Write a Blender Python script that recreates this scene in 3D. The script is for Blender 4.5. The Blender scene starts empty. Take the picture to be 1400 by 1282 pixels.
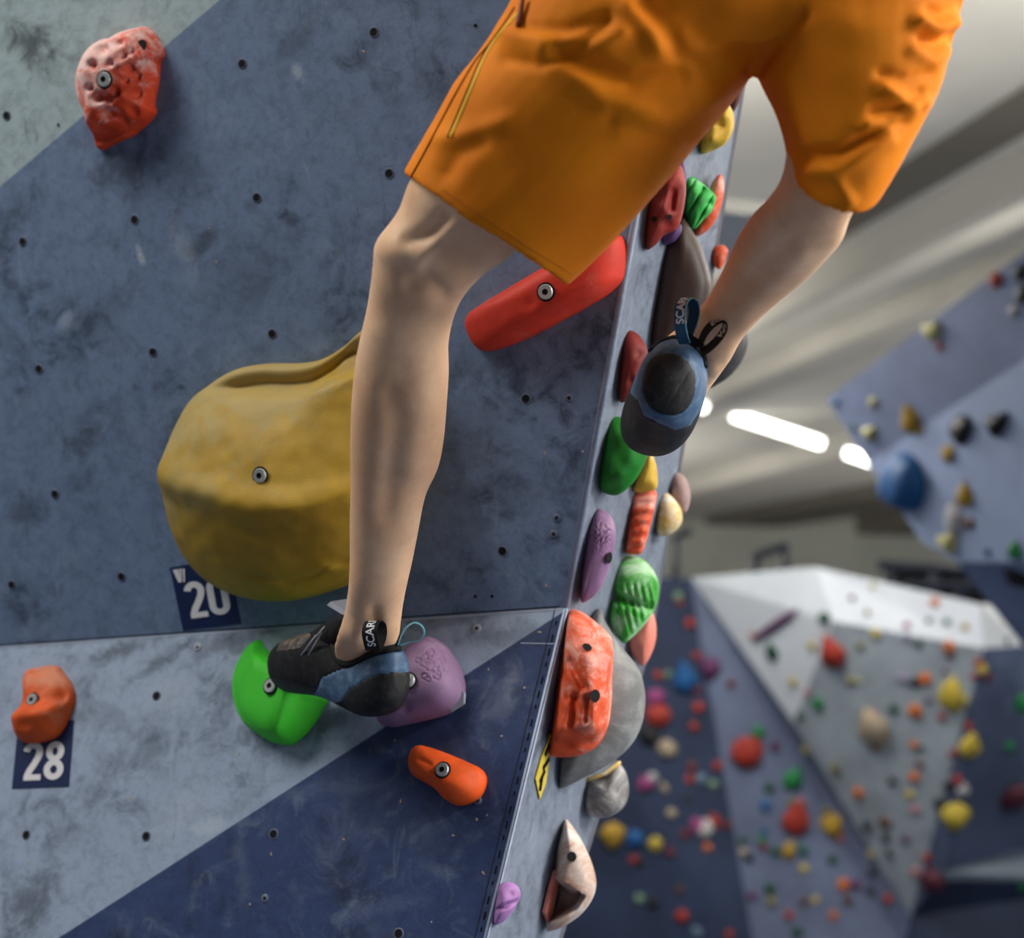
import bpy, bmesh, math, random
from mathutils import Vector, Matrix, noise
from mathutils.bvhtree import BVHTree
random.seed(7)
SC = bpy.context.scene
COL = SC.collection

# ---------------------------------------------------------------- camera
FPX = 2000.0                       # focal length in pixels of a 1400 x 1282 frame
PITCH = math.radians(15.6)
CAM = Vector((0.0, 0.0, 1.65))
RT = Vector((1, 0, 0))
FW = Vector((0, math.cos(PITCH), math.sin(PITCH)))
UP = Vector((0, -math.sin(PITCH), math.cos(PITCH)))
cd = bpy.data.cameras.new('camera')
cam = bpy.data.objects.new('camera', cd)
COL.objects.link(cam)
cam.location = CAM
cam.rotation_euler = (math.pi / 2 + PITCH, 0, 0)
cd.sensor_fit = 'HORIZONTAL'
cd.sensor_width = 36.0
cd.lens = FPX / 1400 * 36.0
cd.clip_end = 200
cd.dof.use_dof = True
cd.dof.focus_distance = 1.92
cd.dof.aperture_fstop = 2.5
SC.camera = cam

# ---------------------------------------------------------------- light
w = bpy.data.worlds.new('world')
SC.world = w
w.use_nodes = True
w.node_tree.nodes['Background'].inputs[0].default_value = (0.90, 0.94, 1.0, 1)
w.node_tree.nodes['Background'].inputs[1].default_value = 0.58
SC.view_settings.view_transform = 'Standard'
SC.view_settings.look = 'None'
SC.view_settings.gamma = 1
SC.view_settings.exposure = 0.06
SC.view_settings.use_curve_mapping = False
try:
    SC.cycles.use_denoising = True
except Exception:
    pass
ADDED_LAMPS = [   # x, y, z, yaw, length, width, watts down, watts up, label : unseen battens added under the roof to light climber, hall and ceiling
    (-2.6, 0.7, 4.5, 0.2, 2.4, 0.8, 115, 60, 'unseen lamp batten above and left of the climber'),
    (3.5, 0.7, 3.5, 0.2, 2.4, 0.8, 300, 120, 'unseen lamp batten above and right of the climber'),
    (4.6, 5.5, 4.9, 0.2, 2.4, 0.6, 160, 230, 'unseen lamp batten added above the tilted blue wall'),
    (0.2, 7.6, 5.2, 0.2, 2.4, 0.6, 190, 50, 'unseen lamp batten added behind the climbing wall'),
    (7.6, 11.5, 5.4, 0.2, 2.4, 0.6, 150, 420, 'unseen lamp batten added over the far right corner'),
    (-0.8, 15.5, 5.6, 0.2, 2.4, 0.6, 200, 260, 'unseen lamp batten added over the far left of the hall'),
    (12.0, 23.0, 6.4, 0.2, 2.4, 0.6, 300, 1000, 'unseen lamp batten added at the distant right of the hall'),
    (-1.5, 27.0, 6.4, 0.2, 2.4, 0.6, 500, 550, 'unseen lamp batten added at the distant left of the hall'),
]
FILL = bpy.data.lights.new('side_fill', 'AREA'); FILL.shape = 'RECTANGLE'; FILL.size = 2.6; FILL.size_y = 1.7; FILL.energy = 120   # unseen fill from the right, added to brighten the calf
FILL.color = (1.0, 0.97, 0.93)
fill_ob = bpy.data.objects.new('side_fill', FILL); COL.objects.link(fill_ob)
fill_ob.location = (5.42, 0.1, 2.1); fill_ob.rotation_euler = (0, math.pi / 2, 0)

# ---------------------------------------------------------------- helpers
def P(px, py, d):
    return CAM + d * (FW + (px - 700) / FPX * RT - (py - 641) / FPX * UP)

def ray(px, py):
    return FW + (px - 700) / FPX * RT - (py - 641) / FPX * UP

def proj(p):
    q = p - CAM
    d = q.dot(FW)
    return (700 + FPX * q.dot(RT) / d, 641 - FPX * q.dot(UP) / d)

def lin(c):
    return tuple(((x / 255) / 12.92 if x / 255 <= 0.04045 else ((x / 255 + 0.055) / 1.055) ** 2.4) for x in c)

class Plane:
    def __init__(s, o, r, u):
        s.o = Vector(o)
        s.r = Vector(r).normalized()
        s.n = s.r.cross(Vector(u)).normalized()
        if s.n.dot(CAM - s.o) < 0:
            s.n = -s.n
        s.u = s.n.cross(s.r).normalized()
    def hit(s, px, py, off=0.0):
        d = ray(px, py)
        t = (s.o + s.n * off - CAM).dot(s.n) / d.dot(s.n)
        return CAM + d * t
    def loc(s, p):
        q = p - s.o
        return (q.dot(s.r), q.dot(s.u), q.dot(s.n))
    def mat(s, o):
        m = Matrix.Identity(4)
        for i in range(3):
            m[i][0] = s.r[i]; m[i][1] = s.u[i]; m[i][2] = s.n[i]; m[i][3] = o[i]
        return m

def mesh_obj(name, verts, faces, mat=None, parent=None, smooth=True, matrix=None, loop_parent=None):
    me = bpy.data.meshes.new(name)
    me.from_pydata([tuple(v) for v in verts], [], faces)
    me.update()
    if smooth:
        me.polygons.foreach_set('use_smooth', [True] * len(me.polygons))
    o = bpy.data.objects.new(name, me)
    COL.objects.link(o)
    if mat:
        me.materials.append(mat)
    if matrix is not None:
        o.matrix_world = matrix
    if parent:
        setpar(o, parent)
    return o

WM = {}
def wm(o):
    """world matrix without waiting for a depsgraph update"""
    m = o.matrix_basis.copy()
    if o.parent:
        return wm(o.parent) @ o.matrix_parent_inverse @ m
    return m

def setpar(o, parent):
    o.parent = parent
    o.matrix_parent_inverse = wm(parent).inverted()

def tag(o, label=None, cat=None, group=None, kind=None):
    if label: o['label'] = label
    if cat: o['category'] = cat
    if group: o['group'] = group
    if kind: o['kind'] = kind
    return o

def empty(name, loc):
    o = bpy.data.objects.new(name, None)
    COL.objects.link(o)
    o.location = loc
    o.empty_display_size = 0.05
    return o

def box_data(cx, cy, cz, sx, sy, sz):
    v = [(cx + a * sx / 2, cy + b * sy / 2, cz + c * sz / 2) for a in (-1, 1) for b in (-1, 1) for c in (-1, 1)]
    f = [(0, 1, 3, 2), (4, 6, 7, 5), (0, 4, 5, 1), (2, 3, 7, 6), (0, 2, 6, 4), (1, 5, 7, 3)]
    return v, f

def prism(pts, back):
    """polygon of world points extruded by the vector (or list of vectors) back"""
    n = len(pts)
    bk = back if isinstance(back, list) else [back] * n
    v = [Vector(p) for p in pts] + [Vector(p) + Vector(b) for p, b in zip(pts, bk)]
    f = [tuple(range(n)), tuple(range(2 * n - 1, n - 1, -1))]
    for i in range(n):
        j = (i + 1) % n
        f.append((i, i + n, j + n, j))
    return v, f

def fix_normals(o):
    bm = bmesh.new(); bm.from_mesh(o.data)
    bmesh.ops.recalc_face_normals(bm, faces=bm.faces)
    bm.to_mesh(o.data); bm.free()

def catmull(pts, n, closed=True):
    """resample a polyline smoothly to about n points"""
    m = len(pts)
    pts = [Vector(p) for p in pts]
    out = []
    segs = m if closed else m - 1
    L = [(pts[(i + 1) % m] - pts[i]).length for i in range(segs)]
    tot = sum(L)
    for i in range(segs):
        p0 = pts[(i - 1) % m] if closed or i > 0 else pts[0]
        p1 = pts[i]; p2 = pts[(i + 1) % m]
        p3 = pts[(i + 2) % m] if closed or i + 2 < m else pts[m - 1]
        k = max(1, round(n * L[i] / tot))
        for j in range(k):
            t = j / k
            out.append(0.5 * ((2 * p1) + (p2 - p0) * t + (2 * p0 - 5 * p1 + 4 * p2 - p3) * t * t + (3 * p1 - p0 - 3 * p2 + p3) * t ** 3))
    if not closed:
        out.append(pts[-1].copy())
    return out

def tube_data(pts, r, seg=8, rad=None):
    pts = [Vector(p) for p in pts]
    v = []; f = []
    n = len(pts)
    prev = None
    for i, p in enumerate(pts):
        t = (pts[min(i + 1, n - 1)] - pts[max(i - 1, 0)]).normalized()
        if prev is None:
            a = t.orthogonal().normalized()
        else:
            a = (prev - t * prev.dot(t)).normalized()
        prev = a
        b = t.cross(a)
        rr = rad[i] if rad else r
        for k in range(seg):
            an = 2 * math.pi * k / seg
            v.append(p + a * math.cos(an) * rr + b * math.sin(an) * rr)
    for i in range(n - 1):
        for k in range(seg):
            f.append((i * seg + k, i * seg + (k + 1) % seg, (i + 1) * seg + (k + 1) % seg, (i + 1) * seg + k))
    f.append(tuple(range(seg - 1, -1, -1)))
    f.append(tuple((n - 1) * seg + k for k in range(seg)))
    return v, f

def join_data(parts):
    V = []; F = []
    for v, f in parts:
        b = len(V)
        V += [Vector(x) for x in v]
        F += [tuple(i + b for i in q) for q in f]
    return V, F

def smoothstep(a, b, x):
    t = max(0.0, min(1.0, (x - a) / (b - a)))
    return t * t * (3 - 2 * t)

def seg_dist(p, a, b):
    ax, ay = a; bx, by = b
    dx, dy = bx - ax, by - ay
    t = max(0, min(1, ((p[0] - ax) * dx + (p[1] - ay) * dy) / (dx * dx + dy * dy + 1e-9)))
    return math.hypot(p[0] - ax - t * dx, p[1] - ay - t * dy), t

def poly_dist(p, pts):
    return min(seg_dist(p, pts[i], pts[i + 1])[0] for i in range(len(pts) - 1))

def inside(p, poly):
    x, y = p; c = False
    n = len(poly); j = n - 1
    for i in range(n):
        if (poly[i][1] > y) != (poly[j][1] > y) and x < (poly[j][0] - poly[i][0]) * (y - poly[i][1]) / (poly[j][1] - poly[i][1]) + poly[i][0]:
            c = not c
        j = i
    return c

# ---------------------------------------------------------------- materials
class NT:
    def __init__(s, name):
        s.m = bpy.data.materials.new(name); s.m.use_nodes = True
        s.t = s.m.node_tree
        s.b = s.t.nodes['Principled BSDF']
    def n(s, typ, **kw):
        x = s.t.nodes.new(typ)
        for k, v in kw.items():
            setattr(x, k, v)
        return x
    def l(s, a, b):
        s.t.links.new(a, b)
    def math(s, op, a, b=None, c=None):
        x = s.n('ShaderNodeMath', operation=op)
        for i, q in enumerate((a, b, c)):
            if q is None: continue
            if hasattr(q, 'links'): s.l(q, x.inputs[i])
            else: x.inputs[i].default_value = q
        return x.outputs[0]
    def noise(s, vec, scale, detail=4, rough=0.6, dist=0.0):
        x = s.n('ShaderNodeTexNoise')
        x.inputs['Scale'].default_value = scale
        x.inputs['Detail'].default_value = detail
        x.inputs['Roughness'].default_value = rough
        x.inputs['Distortion'].default_value = dist
        s.l(vec, x.inputs['Vector'])
        return x.outputs['Fac']
    def ramp(s, fac, lo, hi):
        x = s.n('ShaderNodeMapRange')
        x.interpolation_type = 'SMOOTHSTEP'
        x.inputs['From Min'].default_value = lo
        x.inputs['From Max'].default_value = hi
        s.l(fac, x.inputs['Value'])
        return x.outputs[0]
    def mix(s, fac, a, b):
        x = s.n('ShaderNodeMix', data_type='RGBA')
        if hasattr(fac, 'links'): s.l(fac, x.inputs['Factor'])
        else: x.inputs['Factor'].default_value = fac
        for q, i in ((a, 6), (b, 7)):
            if hasattr(q, 'links'): s.l(q, x.inputs[i])
            else: x.inputs[i].default_value = (*q, 1)
        return x.outputs[2]
    def bump(s, h, strength, dist=0.001):
        x = s.n('ShaderNodeBump')
        x.inputs['Strength'].default_value = strength
        x.inputs['Distance'].default_value = dist
        s.l(h, x.inputs['Height'])
        s.l(x.outputs[0], s.b.inputs['Normal'])
    def color(s, c):
        if hasattr(c, 'links'): s.l(c, s.b.inputs['Base Color'])
        else: s.b.inputs['Base Color'].default_value = (*c, 1)
    def rough(s, r, spec=0.4):
        s.b.inputs['Roughness'].default_value = r
        s.b.inputs['Specular IOR Level'].default_value = spec

def simple(name, rgb, rough=0.6, spec=0.4, metal=0.0):
    q = NT(name); q.color(lin(rgb)); q.rough(rough, spec)
    q.b.inputs['Metallic'].default_value = metal
    return q.m

def hold_mat(name, rgb, chalk=0.35, chalk_rgb=(226, 214, 208), dark=0.75, rough=0.62, scale=18, grit=0.35, cdir=None):
    """cast polyurethane hold with rubbed-in chalk blotches"""
    q = NT(name)
    tc = q.n('ShaderNodeTexCoord').outputs['Object']
    base = lin(rgb)
    n1 = q.noise(tc, scale, 5, 0.6)
    c = q.mix(q.ramp(n1, 0.35, 0.7), tuple(x * dark for x in base), base)
    n2 = q.noise(tc, scale * 1.3, 6, 0.7, 0.6)
    if cdir:                       # chalk rubbed in on the side hands reach for
        dp = q.n('ShaderNodeVectorMath', operation='DOT_PRODUCT'); q.l(tc, dp.inputs[0]); dp.inputs[1].default_value = cdir
        n2 = q.math('ADD', n2, dp.outputs['Value'])
    ch = q.math('MULTIPLY', q.ramp(n2, 0.62 - chalk * 0.45, 0.82 - chalk * 0.25), min(1.0, chalk * 1.7))
    c = q.mix(ch, c, lin(chalk_rgb))
    q.color(c)
    q.rough(rough, 0.35)
    q.bump(q.noise(tc, 420, 3, 0.6), grit, 0.0008)
    return q.m

def wall_mat(name, main, other=None, line=None, scuff=0.5, light=0.25, rough=0.62, smudges_shade=()):
    """textured painted plywood; UV is in metres on the panel; 'line' = (nx, ny, c): the other paint where nx*u+ny*v > c"""
    q = NT(name)
    uv = q.n('ShaderNodeUVMap').outputs[0]
    c = None
    if other:
        sp = q.n('ShaderNodeSeparateXYZ'); q.l(uv, sp.inputs[0])
        s = q.math('ADD', q.math('MULTIPLY', sp.outputs[0], line[0]), q.math('MULTIPLY', sp.outputs[1], line[1]))
        m = q.ramp(q.math('SUBTRACT', s, line[2]), -0.0012, 0.0012)
        c = q.mix(m, lin(main), lin(other))
    else:
        rgb = q.n('ShaderNodeRGB'); rgb.outputs[0].default_value = (*lin(main), 1)
        c = rgb.outputs[0]
    def shade(c, k):
        x = q.n('ShaderNodeMix', data_type='RGBA', blend_type='MULTIPLY')
        x.inputs['Factor'].default_value = 1
        q.l(c, x.inputs[6]); x.inputs[7].default_value = (*k, 1)
        return x.outputs[2]
    # rubber scuffs (dark, shaped by noise), fine mottling, pale chalk smears and thin scratches
    big = q.noise(uv, 4.2, 5, 0.62, 0.4)
    mid = q.noise(uv, 17, 6, 0.68, 0.9)
    fine = q.noise(uv, 75, 4, 0.7)
    d = q.math('MULTIPLY', q.ramp(big, 0.42, 0.66), q.ramp(mid, 0.40, 0.68))
    c = q.mix(q.math('MULTIPLY', d, min(1.0, scuff * 1.15)), c, shade(c, (0.26, 0.27, 0.30)))
    c = q.mix(q.math('MULTIPLY', q.ramp(fine, 0.45, 0.75), 0.45 * scuff), c, shade(c, (0.55, 0.56, 0.58)))
    mot = q.noise(uv, 33, 6, 0.72, 0.5)
    c = q.mix(q.math('MULTIPLY', q.ramp(mot, 0.44, 0.66), 0.55 * scuff), c, shade(c, (0.52, 0.53, 0.54)))
    pal = q.noise(uv, 21, 6, 0.7, 0.7)
    c = q.mix(q.math('MULTIPLY', q.ramp(pal, 0.52, 0.74), 0.20), c, lin((150, 166, 186)))
    mid2 = q.noise(uv, 9.3, 7, 0.7, 1.4)
    c = q.mix(q.math('MULTIPLY', q.ramp(mid2, 0.5, 0.78), light), c, lin((168, 182, 204)))
    ma = q.n('ShaderNodeMapping'); ma.inputs['Scale'].default_value = (1.0, 0.16, 1); ma.inputs['Rotation'].default_value = (0, 0, 0.7)
    q.l(uv, ma.inputs[0])
    sc = q.noise(ma.outputs[0], 46, 5, 0.55, 1.2)
    c = q.mix(q.math('MULTIPLY', q.ramp(sc, 0.66, 0.74), 0.10), c, lin((190, 198, 210)))
    mb = q.n('ShaderNodeMapping'); mb.inputs['Scale'].default_value = (1.0, 0.2, 1); mb.inputs['Rotation'].default_value = (0, 0, -0.9); mb.inputs['Location'].default_value = (3, 1, 0)
    q.l(uv, mb.inputs[0])
    sd = q.noise(mb.outputs[0], 30, 5, 0.6, 1.5)
    c = q.mix(q.math('MULTIPLY', q.ramp(sd, 0.63, 0.74), 0.55 * scuff), c, shade(c, (0.3, 0.3, 0.32)))
    wob = q.noise(uv, 24, 5, 0.7, 0.8)
    for (cx, cy, rx, ry, ang, amt, rgb) in smudges_shade:           # rubber and chalk marks, and shade painted round the lower foot
        mm = q.n('ShaderNodeMapping'); mm.vector_type = 'TEXTURE'
        mm.inputs['Location'].default_value = (cx, cy, 0); mm.inputs['Rotation'].default_value = (0, 0, ang); mm.inputs['Scale'].default_value = (rx, ry, 1)
        q.l(uv, mm.inputs[0])
        ln = q.n('ShaderNodeVectorMath', operation='LENGTH'); q.l(mm.outputs[0], ln.inputs[0])
        s = q.math('ADD', ln.outputs['Value'], q.math('MULTIPLY', q.math('SUBTRACT', wob, 0.5), 3.0))
        s = q.math('SUBTRACT', 1.0, q.ramp(s, 0.1, 1.25))
        c = q.mix(q.math('MULTIPLY', s, amt), c, lin(rgb))
    q.color(c)
    q.rough(rough, 0.35)
    q.bump(q.noise(uv, 260, 4, 0.7), 0.35, 0.0012)
    return q.m

M_BOLT = simple('bolt_steel', (168, 172, 174), 0.42, 0.5, 0.55)
M_BLACK = simple('black_recess', (14, 14, 15), 0.7, 0.2)
M_HOLE = simple('dark_hole', (16, 18, 22), 0.8, 0.2)
M_CHIP = simple('bare_ply', (178, 160, 140), 0.8, 0.2)
# ================================================================ the climbing wall in front
AZ_R = Vector((0.9314, -0.3640, 0)).normalized()          # horizontal direction along the wall
NH = Vector((-AZ_R.y * -1 * -1, 0, 0))                    # replaced below
NH = Vector((AZ_R.y, -AZ_R.x, 0))                         # horizontal normal, towards the camera
INTO = -NH
A1 = math.radians(20.5)                                   # overhang of the upper panel
A2 = math.radians(-6.0)                                   # the lower panel leans back a little
ZV = Vector((0, 0, 1))
O1 = P(209, 481, 2.34)
P1 = Plane(O1, AZ_R, NH * math.sin(A1) + ZV * math.cos(A1))
CR = P1.hit(775, 830)                                     # end of the crease at the arete
P2 = Plane(CR, AZ_R, NH * math.sin(A2) + ZV * math.cos(A2))
E_TOP = P1.hit(972, -270)
E_BOT = P2.hit(598, 1560)
# side faces: contain the arete and run straight into the wall
P3 = Plane(CR, INTO, E_TOP - CR)
P4 = Plane(CR, INTO, CR - E_BOT)

def uv_from(o, plane):
    me = o.data
    uv = me.uv_layers.new(name='UVMap')
    for l in me.loops:
        a = plane.loc(o.matrix_world @ me.vertices[l.vertex_index].co)
        uv.data[l.index].uv = (a[0], a[1])

def line_on(plane, a, b, inside_px):
    """half-plane equation on the panel through two photo points, positive on the side of inside_px"""
    p = plane.loc(plane.hit(*a)); q = plane.loc(plane.hit(*b)); r = plane.loc(plane.hit(*inside_px))
    nx, ny = -(q[1] - p[1]), q[0] - p[0]
    k = math.hypot(nx, ny); nx /= k; ny /= k
    c = nx * p[0] + ny * p[1]
    if nx * r[0] + ny * r[1] < c:
        nx, ny, c = -nx, -ny, -c
    return (nx, ny, c)

def smudge(plane, x, y, rx, ry, ang, amt, rgb):
    u = plane.loc(plane.hit(x, y)); k = 2.3 / FPX
    return (u[0], u[1], rx * k, ry * k, math.radians(ang), amt, rgb)
DK, PALE = (34, 38, 48), (176, 188, 204)
SM1 = [smudge(P1, *q) for q in [(42, 62, 34, 44, 30, .75, DK), (168, 230, 60, 36, 20, .55, DK), (20, 290, 40, 26, 40, .5, DK), (120, 590, 60, 34, 20, .5, DK), (40, 700, 46, 30, 10, .5, DK),
        (280, 330, 34, 14, 25, .55, DK), (260, 240, 50, 30, -40, .3, DK), (400, 60, 50, 22, 40, .4, DK), (600, 130, 24, 60, 30, .3, DK), (340, 380, 90, 60, 20, .3, DK), (120, 440, 120, 24, 25, .3, DK),
        (192, 350, 7, 16, 10, .8, PALE), (406, 98, 10, 18, 30, .5, PALE), (250, 340, 16, 60, 10, .25, PALE), (90, 440, 20, 16, 0, .35, PALE), (640, 600, 60, 90, 10, .25, DK), (700, 660, 60, 40, 0, .3, DK), (640, 500, 60, 30, 0, .3, DK)]]
SM2 = [smudge(P2, *q) for q in [(455, 985, 50, 22, 10, .5, DK), (540, 1005, 60, 20, 20, .45, DK), (600, 850, 90, 12, 4, .4, DK), (110, 870, 120, 10, 3, .5, DK), (170, 888, 90, 16, 12, .6, DK), (220, 905, 60, 14, 30, .55, DK), (310, 880, 60, 18, 5, .5, DK), (40, 1230, 60, 40, 30, .55, DK), (200, 1030, 70, 26, 20, .4, DK), (150, 980, 80, 20, -20, .25, DK),  # first two paint the shade round the lower foot into the colour
        (400, 1000, 60, 24, 0, .4, DK), (690, 870, 60, 20, 0, .4, DK), (285, 1130, 26, 14, 20, .6, PALE), (250, 1110, 60, 34, 30, .3, PALE), (230, 950, 60, 30, 10, .25, PALE), (680, 960, 26, 44, -10, .16, PALE), (700, 930, 14, 30, 0, .16, PALE),
        (330, 1180, 14, 50, 10, .08, PALE), (520, 1240, 80, 12, 10, .06, PALE), (600, 1190, 30, 10, -20, .1, PALE)]]
M_W1 = wall_mat('painted_ply_upper', (108, 130, 162), (168, 188, 192), line_on(P1, (0, 255), (300, 0), (20, 40)), 0.9, 0.14, smudges_shade=SM1)
M_W2 = wall_mat('painted_ply_lower', (152, 169, 194), (42, 62, 106), line_on(P2, (80, 1282), (775, 833), (500, 1200)), 0.75, 0.14, smudges_shade=SM2)
M_W3 = wall_mat('painted_ply_side', (122, 132, 148), None, None, 0.85, 0.30)

def slab(name, pts, back, mat, plane, parent=None):
    v, f = prism(pts, back)
    o = mesh_obj(name, v, f, mat, parent, smooth=False)
    fix_normals(o)
    uv_from(o, plane)
    return o

CL = CR - AZ_R * 3.2
TL = CL + P1.u * 3.0
bk = INTO * 0.03
wall_front = slab('wall_front', [CL, CR, E_TOP, E_TOP + (E_TOP - CR) * 0.75, TL + P1.u * 0.1],
                  [bk, bk - AZ_R * 0.03, bk - AZ_R * 0.03, bk - AZ_R * 0.03, bk], M_W1, P1)
tag(wall_front, 'overhanging blue-grey painted climbing wall panel behind the climber', None, None, 'structure')
ZB = -1.64
def down_to(p, plane, z):
    return p + plane.u * ((z - p.z) / plane.u.z)
EB2 = CR + (E_BOT - CR) * ((0.0 - CR.z) / (E_BOT.z - CR.z))
CLB = down_to(CL, P2, 0.0)
wall_lower = slab('wall_lower', [CLB, EB2, CR, CL], [bk, bk - AZ_R * 0.03, bk - AZ_R * 0.03, bk], M_W2, P2)
tag(wall_lower, 'lower climbing wall panel, light grey-blue above and navy below a diagonal', None, None, 'structure')

def side_far(plane, px, py):
    return plane.hit(px, py)
SF_MID = CR + INTO * 0.42
SF_UP = P3.hit(985, 290)
SF_TOP = SF_MID + (SF_UP - SF_MID) * 2.2
SF_TOP2 = SF_MID + (SF_UP - SF_MID) * 4.0
SF_BOT = SF_MID + (P4.hit(764, 1282) - SF_MID) * 3.4
print('SIDE', proj(SF_MID), (SF_UP - P3.o).dot(INTO), proj(SF_TOP), proj(SF_BOT), SF_BOT)
ins = -AZ_R * 0.03 + INTO * 0.04
wall_side = slab('wall_side', [CR, SF_MID, SF_TOP, SF_TOP2, E_TOP + (E_TOP - CR) * 0.75, E_TOP],
                 [ins] * 6, M_W3, P3)
tag(wall_side, 'narrow grey side face of the climbing wall beyond the arete', None, None, 'structure')
wall_side_lower = slab('wall_side_lower', [EB2, SF_BOT, SF_MID, CR], [ins] * 4, M_W3, P4)
tag(wall_side_lower, 'lower grey side face of the climbing wall under the big grey volume', None, None, 'structure')
# back of the wall body, so it is a solid seen from a step aside
M_PLY = simple('raw_plywood', (92, 94, 102), 0.8, 0.2)
wb = slab('wall_back', [SF_MID, SF_TOP, SF_TOP2, TL + INTO * 0.62, CL + INTO * 0.5], [INTO * 0.02] * 5, M_PLY, P1)
tag(wb, 'plywood back of the climbing wall', None, None, 'structure')
wb2 = slab('wall_back_lower', [SF_BOT, SF_MID, CL + INTO * 0.5, CLB + INTO * 0.3], [INTO * 0.02] * 4, M_PLY, P1)
tag(wb2, 'plywood back of the lower climbing wall', None, None, 'structure')

# the arete trim with its perforated seam
def strip(name, a, b, plane, wpx, mat, parent):
    pass

# bolt holes: a pressed ring round a dark bore
def bore_data(r_in, r_out, seg=16):
    v = []; f = []
    for rr, z in ((r_out, 0.0), (r_out * 0.92, 0.0012), (r_in, 0.0010)):
        for k in range(seg):
            a = 2 * math.pi * k / seg
            v.append((rr * math.cos(a), rr * math.sin(a), z))
    for i in range(2):
        for k in range(seg):
            f.append((i * seg + k, i * seg + (k + 1) % seg, (i + 1) * seg + (k + 1) % seg, (i + 1) * seg + k))
    return v, f
def disc_data(r, z, seg=16):
    return [(r * math.cos(2 * math.pi * k / seg), r * math.sin(2 * math.pi * k / seg), z) for k in range(seg)], [tuple(range(seg))]
def me_from(name, d, mat, smooth=False):
    me = bpy.data.meshes.new(name)
    me.from_pydata([tuple(x) for x in d[0]], [], d[1]); me.update()
    me.materials.append(mat)
    if smooth: me.polygons.foreach_set('use_smooth', [True] * len(me.polygons))
    return me
ME_BORE = me_from('bolt_hole', disc_data(0.0066, 0.0009), M_HOLE)
M_RIM = simple('worn_rim', (92, 102, 122), 0.5, 0.4)
ME_RIM = me_from('hole_rim', bore_data(0.0062, 0.0082), M_RIM, True)
def put(name, me, parent, m):
    o = bpy.data.objects.new(name, me); COL.objects.link(o)
    o.matrix_world = m
    setpar(o, parent)
    return o
H1 = [(9, 158), (331, 87), (511, 44), (31, 330), (184, 300), (351, 270), (532, 237), (53, 504), (209, 481), (372, 456),
      (75, 675), (16, 799), (166, 788), (224, 661), (719, 545), (687, 753), (705, 5)]
H2 = [(36, 1141), (200, 1143), (374, 1140), (214, 951), (545, 1276)]
for pl, wl, hs in ((P1, wall_front, H1), (P2, wall_lower, H2)):
    for h in hs:
        m = pl.mat(pl.hit(*h))
        put('bolt_hole', ME_BORE, wl, m)
        put('hole_rim', ME_RIM, wl, m)
# pale ringed screw holes and chipped spots
ME_SCREW = me_from('screw_hole', disc_data(0.0026, 0.0009, 10), M_HOLE)
M_RIMP = simple('pale_rim', (150, 156, 170), 0.5, 0.4)
ME_SRIM = me_from('screw_rim', bore_data(0.0026, 0.0075), M_RIMP, True)
ME_SRIM2 = me_from('screw_rim_dark', bore_data(0.0026, 0.0065), M_RIM, True)
for h in [(80, 171), (650, 35), (761, 708), (757, 730), (650, 815), (673, 815), (778, 544)]:
    m = P1.mat(P1.hit(*h)); put('screw_hole', ME_SCREW, wall_front, m)
    if h[0] > 700: put('screw_rim', ME_SRIM2, wall_front, m)
for h in [(652, 859), (270, 885), (362, 1228), (653, 1094)]:
    m = P2.mat(P2.hit(*h)); put('screw_hole', ME_SCREW, wall_lower, m)
    put('screw_rim', ME_SRIM if h[1] < 900 else ME_SRIM2, wall_lower, m)
def chip_data(seed, r):
    rnd = random.Random(seed)
    v = [(r * rnd.uniform(0.5, 1.3) * math.cos(2 * math.pi * k / 7), r * rnd.uniform(0.5, 1.1) * math.sin(2 * math.pi * k / 7), 0.0007) for k in range(7)]
    return v, [tuple(range(7))]
CHIPS = [me_from('paint_chip', chip_data(s, 0.0032), M_CHIP) for s in range(4)]
for i, h in enumerate([(287, 312), (296, 358), (497, 70), (748, 503), (745, 618), (797, 617), (747, 800), (193, 351), (188, 342)]):
    put('paint_chip', CHIPS[i % 4], wall_front, P1.mat(P1.hit(*h)) @ Matrix.Rotation(i * 1.3, 4, 'Z') @ Matrix.Diagonal((0.6 + 0.5 * ((i * 7) % 5) / 5, 0.5 + 0.4 * ((i * 3) % 4) / 4, 1, 1)))
for i, h in enumerate([(265, 1062), (276, 1104), (176, 1091), (239, 1158), (371, 1167), (342, 1236), (548, 1095), (620, 1142), (666, 1114), (652, 1120),
                       (686, 1006), (668, 915), (738, 864), (717, 940), (661, 1193), (590, 1260), (187, 1013), (42, 1180), (327, 1030), (470, 1147), (540, 1012)]):
    put('paint_chip', CHIPS[i % 4], wall_lower, P2.mat(P2.hit(*h)) @ Matrix.Rotation(i * 1.3, 4, 'Z') @ Matrix.Diagonal((0.6 + 0.7 * ((i * 7) % 5) / 5, 0.4 + 0.5 * ((i * 3) % 4) / 4, 1, 1)))
# seam groove with short perforations running down the arete
seam = []
for i in range(46):
    a = 0.02 + i * 0.021
    p = CR + (E_BOT - CR).normalized() * a - AZ_R * 0.011
    e = (E_BOT - CR).normalized()
    L = 0.011 if i % 3 else 0.006
    q = e.cross(P2.n).normalized() * 0.0011
    n = P2.n * 0.0009
    seam.append(([p - q + n, p + q + n, p + q + e * L + n, p - q + e * L + n], [(0, 1, 2, 3)]))
v, f = join_data(seam)
o = mesh_obj('seam_perforations', v, f, M_HOLE, wall_lower, False); o['kind'] = 'stuff'
def seam_line(plane, a, b, wl, mat, off=0.0, wid=0.0012, name='panel_seam'):
    e = (b - a).normalized(); q = e.cross(plane.n).normalized() * wid
    n = plane.n * 0.0006
    v = [a - q + n, a + q + n, b + q + n, b - q + n]
    return mesh_obj(name, v, [(0, 1, 2, 3)], mat, wl, False)
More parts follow.
